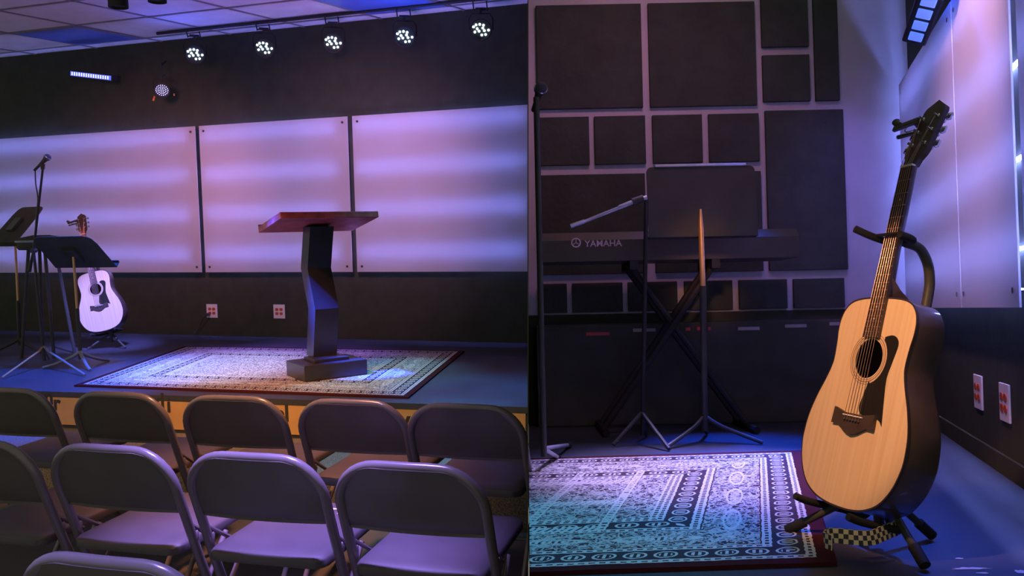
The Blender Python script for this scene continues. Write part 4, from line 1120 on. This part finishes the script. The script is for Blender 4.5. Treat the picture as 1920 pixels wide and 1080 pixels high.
# acrylic panels on the right wall
def rpanel(y0, y1, lab):
    t = thing('wall_panel', lab, 'wall panel', (WX(y0), y0, .588), right=True)
    T0 = Vector(t.matrix_basis.translation); nrm = Vector((-1, .294, 0)).normalized()
    P = [Vector((WX(y), y, z)) - T0 for y, z in ((y0, .588), (y1, .588), (y1, 1.775), (y0, 1.775))]
    MB().poly(P, -nrm * .006).build('sheet', M['acrylic'], t)
    for y in (y0 + .05, y1 - .05):
        for z in (.64, 1.72):
            mb = MB(); disc_at(mb, Vector((WX(y), y, z)) - T0 + nrm * .0005, nrm, .010, .004, 12); disc_at(mb, Vector((WX(y), y, z)) - T0 - nrm * (off_w * .93), nrm, .006, off_w * .85, 8)
            mb.build('standoff_bolt', M['chrome'], t)
def yat(px, py=300):
    d = MRi3 @ ray(px, py); k = d.x / d.y; return .767 / (k - .294)
y1, y2, y3 = yat(1690), yat(1793), yat(1908)
rpanel(y2 + .006, y1, 'backlit white acrylic wall panel behind the large guitar\'s neck')
rpanel(y3 + .035, y2 - .006, 'backlit white acrylic wall panel right of the large guitar\'s head')
rpanel(y3 - 1.0, y3 - .035, 'backlit white acrylic wall panel cut by the right picture edge')
for z, w in ((1.665, 'top'), (1.36, 'second from the top'), (1.06, 'third from the top'), (.775, 'lowest')):
    o = MB().poly([(WW(1.5) - .004, 1.5, z - .005), (WW(y1 - .03) - .004, y1 - .03, z - .005), (WW(y1 - .03) - .004, y1 - .03, z + .005), (WW(1.5) - .004, 1.5, z + .005)], (-.012, 0, 0)).build('led_strip', M['led_strip_side'], right=True)
    tag(o, 'blue LED strip glowing behind the side stage wall panels, %s of four' % w, 'light strip', 'LED strips behind the side stage panels')
# outlets on the right wall
wdir = Vector((.294, 1, 0)).normalized(); wnr = Vector((-1, .294, 0)).normalized()
for px, py, lab in ((1837, 735, 'white wall outlet with red sockets on the side wall, further from the camera'), (1887, 755, 'white wall outlet with red sockets on the side wall, nearer the camera')):
    c = onplane(px, py, (.767 + off_w, 0, 0), (1, -.294, 0), True) + wnr * .001
    outlet('wall_outlet', lab, c, -wdir, wnr, .122, .132, right=True)
# ceiling-hung LED fixture in the corner
f0 = Q(1714, 78, Y=3.6); f1 = Q(1752, -25, Y=3.1)
ax = (f1 - f0).normalized(); n_ = (Vector((0, 0, HR)) - f0).normalized(); n_ = (n_ - ax * n_.dot(ax)).normalized(); v_ = n_.cross(ax)
lf = thing('led_bar', 'black LED bar light with blue lenses hanging in the corner above the guitar', 'stage light', (f0 + f1) / 2, Matrix(((ax.x, v_.x, n_.x, 0), (ax.y, v_.y, n_.y, 0), (ax.z, v_.z, n_.z, 0), (0, 0, 0, 1))), right=True)
hl = (f1 - f0).length / 2
MB().box((-hl - .04, -.05, -.08), (hl + .04, .05, -.004), bev=.01).build('housing', M['grille'], lf)
for k in range(5):
    x = -hl + 2 * hl * (k + .1) / 4.6
    MB().box((x, -.028, -.004), (x + 2 * hl / 4.6 * .72, .028, .004), bev=.006).build('lens', M['led_fixture'], lf)
MB().tube([(0, 0, -.08), (0, .0, -.16), tuple(Matrix(((ax.x, v_.x, n_.x), (ax.y, v_.y, n_.y), (ax.z, v_.z, n_.z))).inverted() @ (Vector((0, 0, .5)) + Vector((.0, .0, 0)))) ], .012, 8).build('hanging_rod', M['grille'], lf)
# rug
rq = [Q(990, 1081, z=0), Q(1570, 1062, z=0), Q(1503, 849, z=0), Q(990, 864, z=0)]
rq[0].x = RZ(rq[0].y, 0) + .001; rq[3].x = RZ(rq[3].y, 0) + .001
wR = ((rq[1] - rq[0]).length + (rq[2] - rq[3]).length) / 2; dR = (rq[2] - rq[1]).length
# the pattern's left border would lie beyond the partition, so the pattern is wider than the piece seen
def rug_right():
    WR, DR = 2.3, dR
    fl_, fr_, br_, bl_ = rq
    m = rug_mat('rug_pattern_side', WR, DR, (0.62, 0.84, 1.06))
    o = rug('rug', 'patterned oriental rug on the side stage floor beside the large guitar', rq, 1, 1, m, 0, right=True)
    uvl = o.data.uv_layers['UVMap'].data
    sx_ = Vector((br_.x - fr_.x, br_.y - fr_.y, 0)); xd = Vector((1, .05, 0)).normalized()
    det = xd.x * sx_.y - xd.y * sx_.x
    for lp in o.data.loops:
        p = o.data.vertices[lp.vertex_index].co; d = Vector((p.x - fr_.x, p.y - fr_.y))
        a = (d.x * sx_.y - d.y * sx_.x) / det; b = (xd.x * d.y - xd.y * d.x) / det
        uvl[lp.index].uv = (-a, b * DR)
    return o
rug_right()
# paint marks on the floor
M['paint_mark'] = mat('paint_mark', (0.75, 0.6, 0.62), 0.6)
for k, (px, py, w, h, lab) in enumerate(((1815, 1066, .05, .010, 'pale paint scrape on the side stage floor, long streak'), (1797, 1047, .012, .006, 'small pale paint fleck above the long streak'), (1843, 1074, .016, .006, 'small pale paint fleck right of the long streak'), (1914, 1072, .012, .016, 'pale paint blot at the bottom right corner'))):
    c = Q(px, py, z=.0012)
    mb = MB(); mb.poly([(c.x + w * math.cos(a) * random.uniform(.5, 1.2), c.y + h * math.sin(a) * random.uniform(.5, 1.2), .0010) for a in [j * math.pi / 9 for j in range(18)]], (0, 0, .0004))
    o = mb.build('paint_mark', M['paint_mark'], right=True); tag(o, lab, 'paint mark')

# keyboard on its stand
YK = 4.12
def K(px, py, Y=YK): return Q(px, py, Y=Y)
k0, k1 = K(1016, 437), K(1497, 425)
zt = (K(1250, 432).z); zl = K(1250, 487).z
kb = thing('keyboard', 'black electronic keyboard with a printed name on its back, on a cross-legged stand', 'keyboard', ((k0.x + k1.x) / 2, YK, zl), right=True)
hw_ = (k1.x - k0.x) / 2; hh = zt - zl
pr = [(0, 0), (0, hh * .72), (.03, hh), (.10, hh), (.16, hh * .7), (.32, hh * .62), (.32, 0)]
MB().poly([(-hw_, y, z) for y, z in pr], (2 * hw_, 0, 0)).build('case', M['kb_case'] if 'kb_case' in M else M['black'], kb)
mb = MB()
for i in range(36): 
    x = -hw_ + .03 + i * (2 * hw_ - .06) / 36; mb.box((x, .165, hh * .62), (x + (2 * hw_ - .06) / 36 - .0012, .315, hh * .62 + .012))
mb.build('white_keys', M['key_white'], kb)
text_mesh('name_print', 'YAMAHA', .044, M['print'], Matrix.Translation((K(1131, 455).x - kb.location.x if False else K(1131, 455).x - (k0.x + k1.x) / 2, -.0012, K(1131, 462).z - zl)) @ Matrix.Rotation(math.pi / 2, 4, 'X'), parent=kb, bold=.006)
cx_ = K(1080, 455).x - (k0.x + k1.x) / 2; cz_ = K(1080, 455).z - zl
mb = MB()
ring = lambda r, y: [mb.bm.verts.new((cx_ + r * math.cos(k * math.pi / 12), y, cz_ + r * math.sin(k * math.pi / 12))) for k in range(24)]
ra, rb = ring(.024, -.001), ring(.018, -.001)
for k in range(24): mb.bm.faces.new((ra[k], ra[(k + 1) % 24], rb[(k + 1) % 24], rb[k]))
for k in range(3):
    a = R_(90 + 120 * k); c, s = math.cos(a), math.sin(a)
    mb.box((-.0015, -.0012, 0), (.0015, -.0002, .016), Matrix.Translation((cx_, 0, cz_)) @ Matrix.Rotation(-a + math.pi / 2, 4, 'Y'))
mb.build('emblem_print', M['print'], kb)
ks = thing('keyboard_stand', 'black cross-legged stand carrying the keyboard', 'keyboard stand', ((k0.x + k1.x) / 2 + .02, YK + .16, 0), right=True)
for yy in (-.08, .08):
    for s in (-1, 1):
        MB().tube([(s * .36, yy * 1.0 + s * .015, .02), (-s * .20, yy + s * .015, zl - .03)], .016, 8).build('cross_leg', M['stand_black'], ks, smooth=True)
for s in (-1, 1):
    MB().box((s * .20 - .02, -.16, zl - .045), (s * .20 + .02, .16, zl - .002)).build('support_arm', M['stand_black'], ks)
    MB().tube([(s * .36, -.22, .02), (s * .36, .22, .02)], .018, 8).build('floor_bar', M['rubber'], ks, smooth=True)
# low black cabinet with coloured label strips behind the keyboard
c0, c1 = Q(1006, 640, Y=4.45), Q(1598, 640, Y=4.45)
zc_ = Q(1300, 604, Y=4.45).z
cab = thing('equipment_case', 'long low black equipment case with coloured label strips, behind the keyboard stand', 'case', ((c0.x + c1.x) / 2, 4.45, 0), right=True)
hwc = (c1.x - c0.x) / 2
MB().box((-hwc, 0, 0), (hwc, .145, zc_), bev=.01).build('case', M['black_soft'], cab)
for px, py, w, mm, lab in ((1121, 626, 43, 'red_label', 'red label strip'), (1208, 619, 42, 'grey_label', 'grey label strip'), (1290, 617, 8, 'red_label', 'small red label'), (1311, 616, 8, 'red_label', 'small red label'), (1330, 616, 5, 'red_label', 'small red label'), (1404, 616, 40, 'grey_label', 'grey label strip'), (1492, 611, 40, 'grey_label', 'grey label strip'), (1566, 607, 22, 'grey_label', 'grey label strip')):
    c = Q(px, py, Y=4.45); hh2 = .0085; w2 = w / 1585 * 4.45 / 2
    o = MB().box((c.x - (c0.x + c1.x) / 2 - w2, -.002, c.z - hh2), (c.x - (c0.x + c1.x) / 2 + w2, 0, c.z + hh2)).build('label_strip', M[mm], cab); o['label'] = lab
# music stand in front of the keyboard
ms_b = Q(1322, 828, z=0); Yd = ms_b.y
dc = Q(1316, 376, Y=Yd)
hpx = 132 / 1585 * Yd; wpx = 205 / 1585 * Yd
t = thing('music_stand', 'black music stand with a large rectangular desk in front of the keyboard', 'music stand', (ms_b.x, Yd, 0), right=True)
dd = dc - Vector((ms_b.x, Yd, 0)); m = Matrix.Translation(dd) @ Matrix.Rotation(R_(-5), 4, 'X')
P = [(-.5, -.5), (.5, -.5), (.5, .42)] + [(.5 - .05 + .05 * math.cos(R_(k * 15)), .42 + .08 * math.sin(R_(k * 15))) for k in range(1, 7)] + [(-.5 + .05 + .05 * math.cos(R_(90 + k * 15)), .42 + .08 * math.sin(R_(90 + k * 15))) for k in range(6)] + [(-.5, .42)]
MB().poly([m @ Vector((x * wpx, 0, z * hpx)) for x, z in P], m.to_3x3() @ Vector((0, .005, 0))).build('desk', M['black_soft'], t)
MB().box((-.42 * wpx, -.008, .5 * hpx - .001), (.42 * wpx, .012, .5 * hpx + .010), m, bev=.002).build('lit_top_edge', M['boom_metal'], t)  # pale strip stands in for light along the desk's top edge
MB().box((-.5 * wpx, .0, -.5 * hpx - .006), (.5 * wpx, .06, -.5 * hpx), m).build('ledge', M['black_soft'], t)
s1 = Q(1318, 540, Y=Yd - .05) - Vector((ms_b.x, Yd, 0)); s0 = Q(1313, 392, Y=Yd - .07) - Vector((ms_b.x, Yd, 0))
MB().tube([s0, s0.lerp(s1, .25), s1], [.006, .0125, .0125], 12).build('upper_shaft', M['warm_lit'], t, smooth=True)
MB().tube([s1 + Vector((0, 0, .01)), (0, 0, .05)], .015, 12).build('lower_shaft', M['black'], t, smooth=True)
for px, py in ((1430, 830), (1250, 838), (1325, 812)):
    e = Q(px, py, z=.01) - Vector((ms_b.x, Yd, 0)); MB().tube(catmull([(0, 0, .12), e * .3 + Vector((0, 0, .07)), e], 5), .009, 8).build('leg', M['black'], t, smooth=True)
# boom microphone stand behind, with its pale boom
mb_ = Q(1205, 832, z=0)
t = thing('microphone_stand', 'microphone boom stand with a bright slanted boom over the keyboard', 'microphone stand', mb_, right=True)
r_ = lambda px, py, Y=None: Q(px, py, Y=Y or mb_.y - .1) - mb_
MB().tube([(0, 0, .04), r_(1212, 372, mb_.y)], .010, 10).build('pole', M['stand_black'], t, smooth=True)
MB().tube([r_(1070, 424), r_(1096, 415), r_(1097, 415), r_(1160, 390), r_(1161, 389), r_(1188, 378)], [.010, .010, .008, .008, .0105, .0105], 10).build('boom', M['boom_metal'], t, smooth=True)
mb = MB(); mb.tube([r_(1186, 379), r_(1206, 372)], .017, 10); mb.build('clutch', M['black'], t, smooth=True)
mb = MB(); mb.tube([r_(1203, 373), r_(1213, 370)], .010, 10); mb.build('boom_end', M['boom_metal'], t, smooth=True)
for px, py in ((1150, 834), (1255, 842), (1212, 816)):
    e = Q(px, py, z=.01) - mb_; MB().tube([(0, 0, .14), e], .009, 8).build('leg', M['black'], t, smooth=True)
# microphone and stand at the partition edge
p0 = Q(1001, 172, Y=3.2); p1 = Q(1015, 163, Y=3.2)
p0 = p1 + Vector((-.02, .10, -.04)); mdir = (p1 - p0).normalized()
microphone(p0, p0 + mdir * .10, 'round-headed microphone high beside the partition, in front of the grid wall', right=True)
sbx = RZ(3.2, 0) + .035
sbx = p0.x
t = thing('microphone_stand', 'black upright microphone stand beside the partition, with two bright legs on the floor', 'microphone stand', (sbx, 3.2, 0), right=True)
MB().tube([(0, 0, .06), Vector((p0.x - sbx, 0, p0.z))], .012, 10).build('pole', M['black'], t, smooth=True)
for a_, b_ in (((1030, 830), (1068, 834)), ((1010, 846), (1047, 858))):
    e = Q(b_[0], b_[1], z=.012) - Vector((sbx, 3.2, 0)); MB().tube([(0, 0, .09), e], .008, 8).build('leg', M['boom_metal'], t, smooth=True)
    MB().tube([e * .92 + Vector((0, 0, .006)), e], .013, 8).build('rubber_foot', M['rubber'], t, smooth=True)

# ================================================================= partition between the two stages
a_ = []
for y, z in ((1.72, -.02), (9.2, -.02), (9.2, 3.6), (1.72, 3.6)):
    a_.append(Vector((cutx(y, z), y, z)) - cut_n * .001)
MB().poly(a_, cut_n * .002).build('wall_partition', M['wall_black'])['kind'] = 'structure'

# move the side stage into place
for o in RIGHT: o.matrix_basis = MR @ o.matrix_basis
bpy.context.view_layer.update()
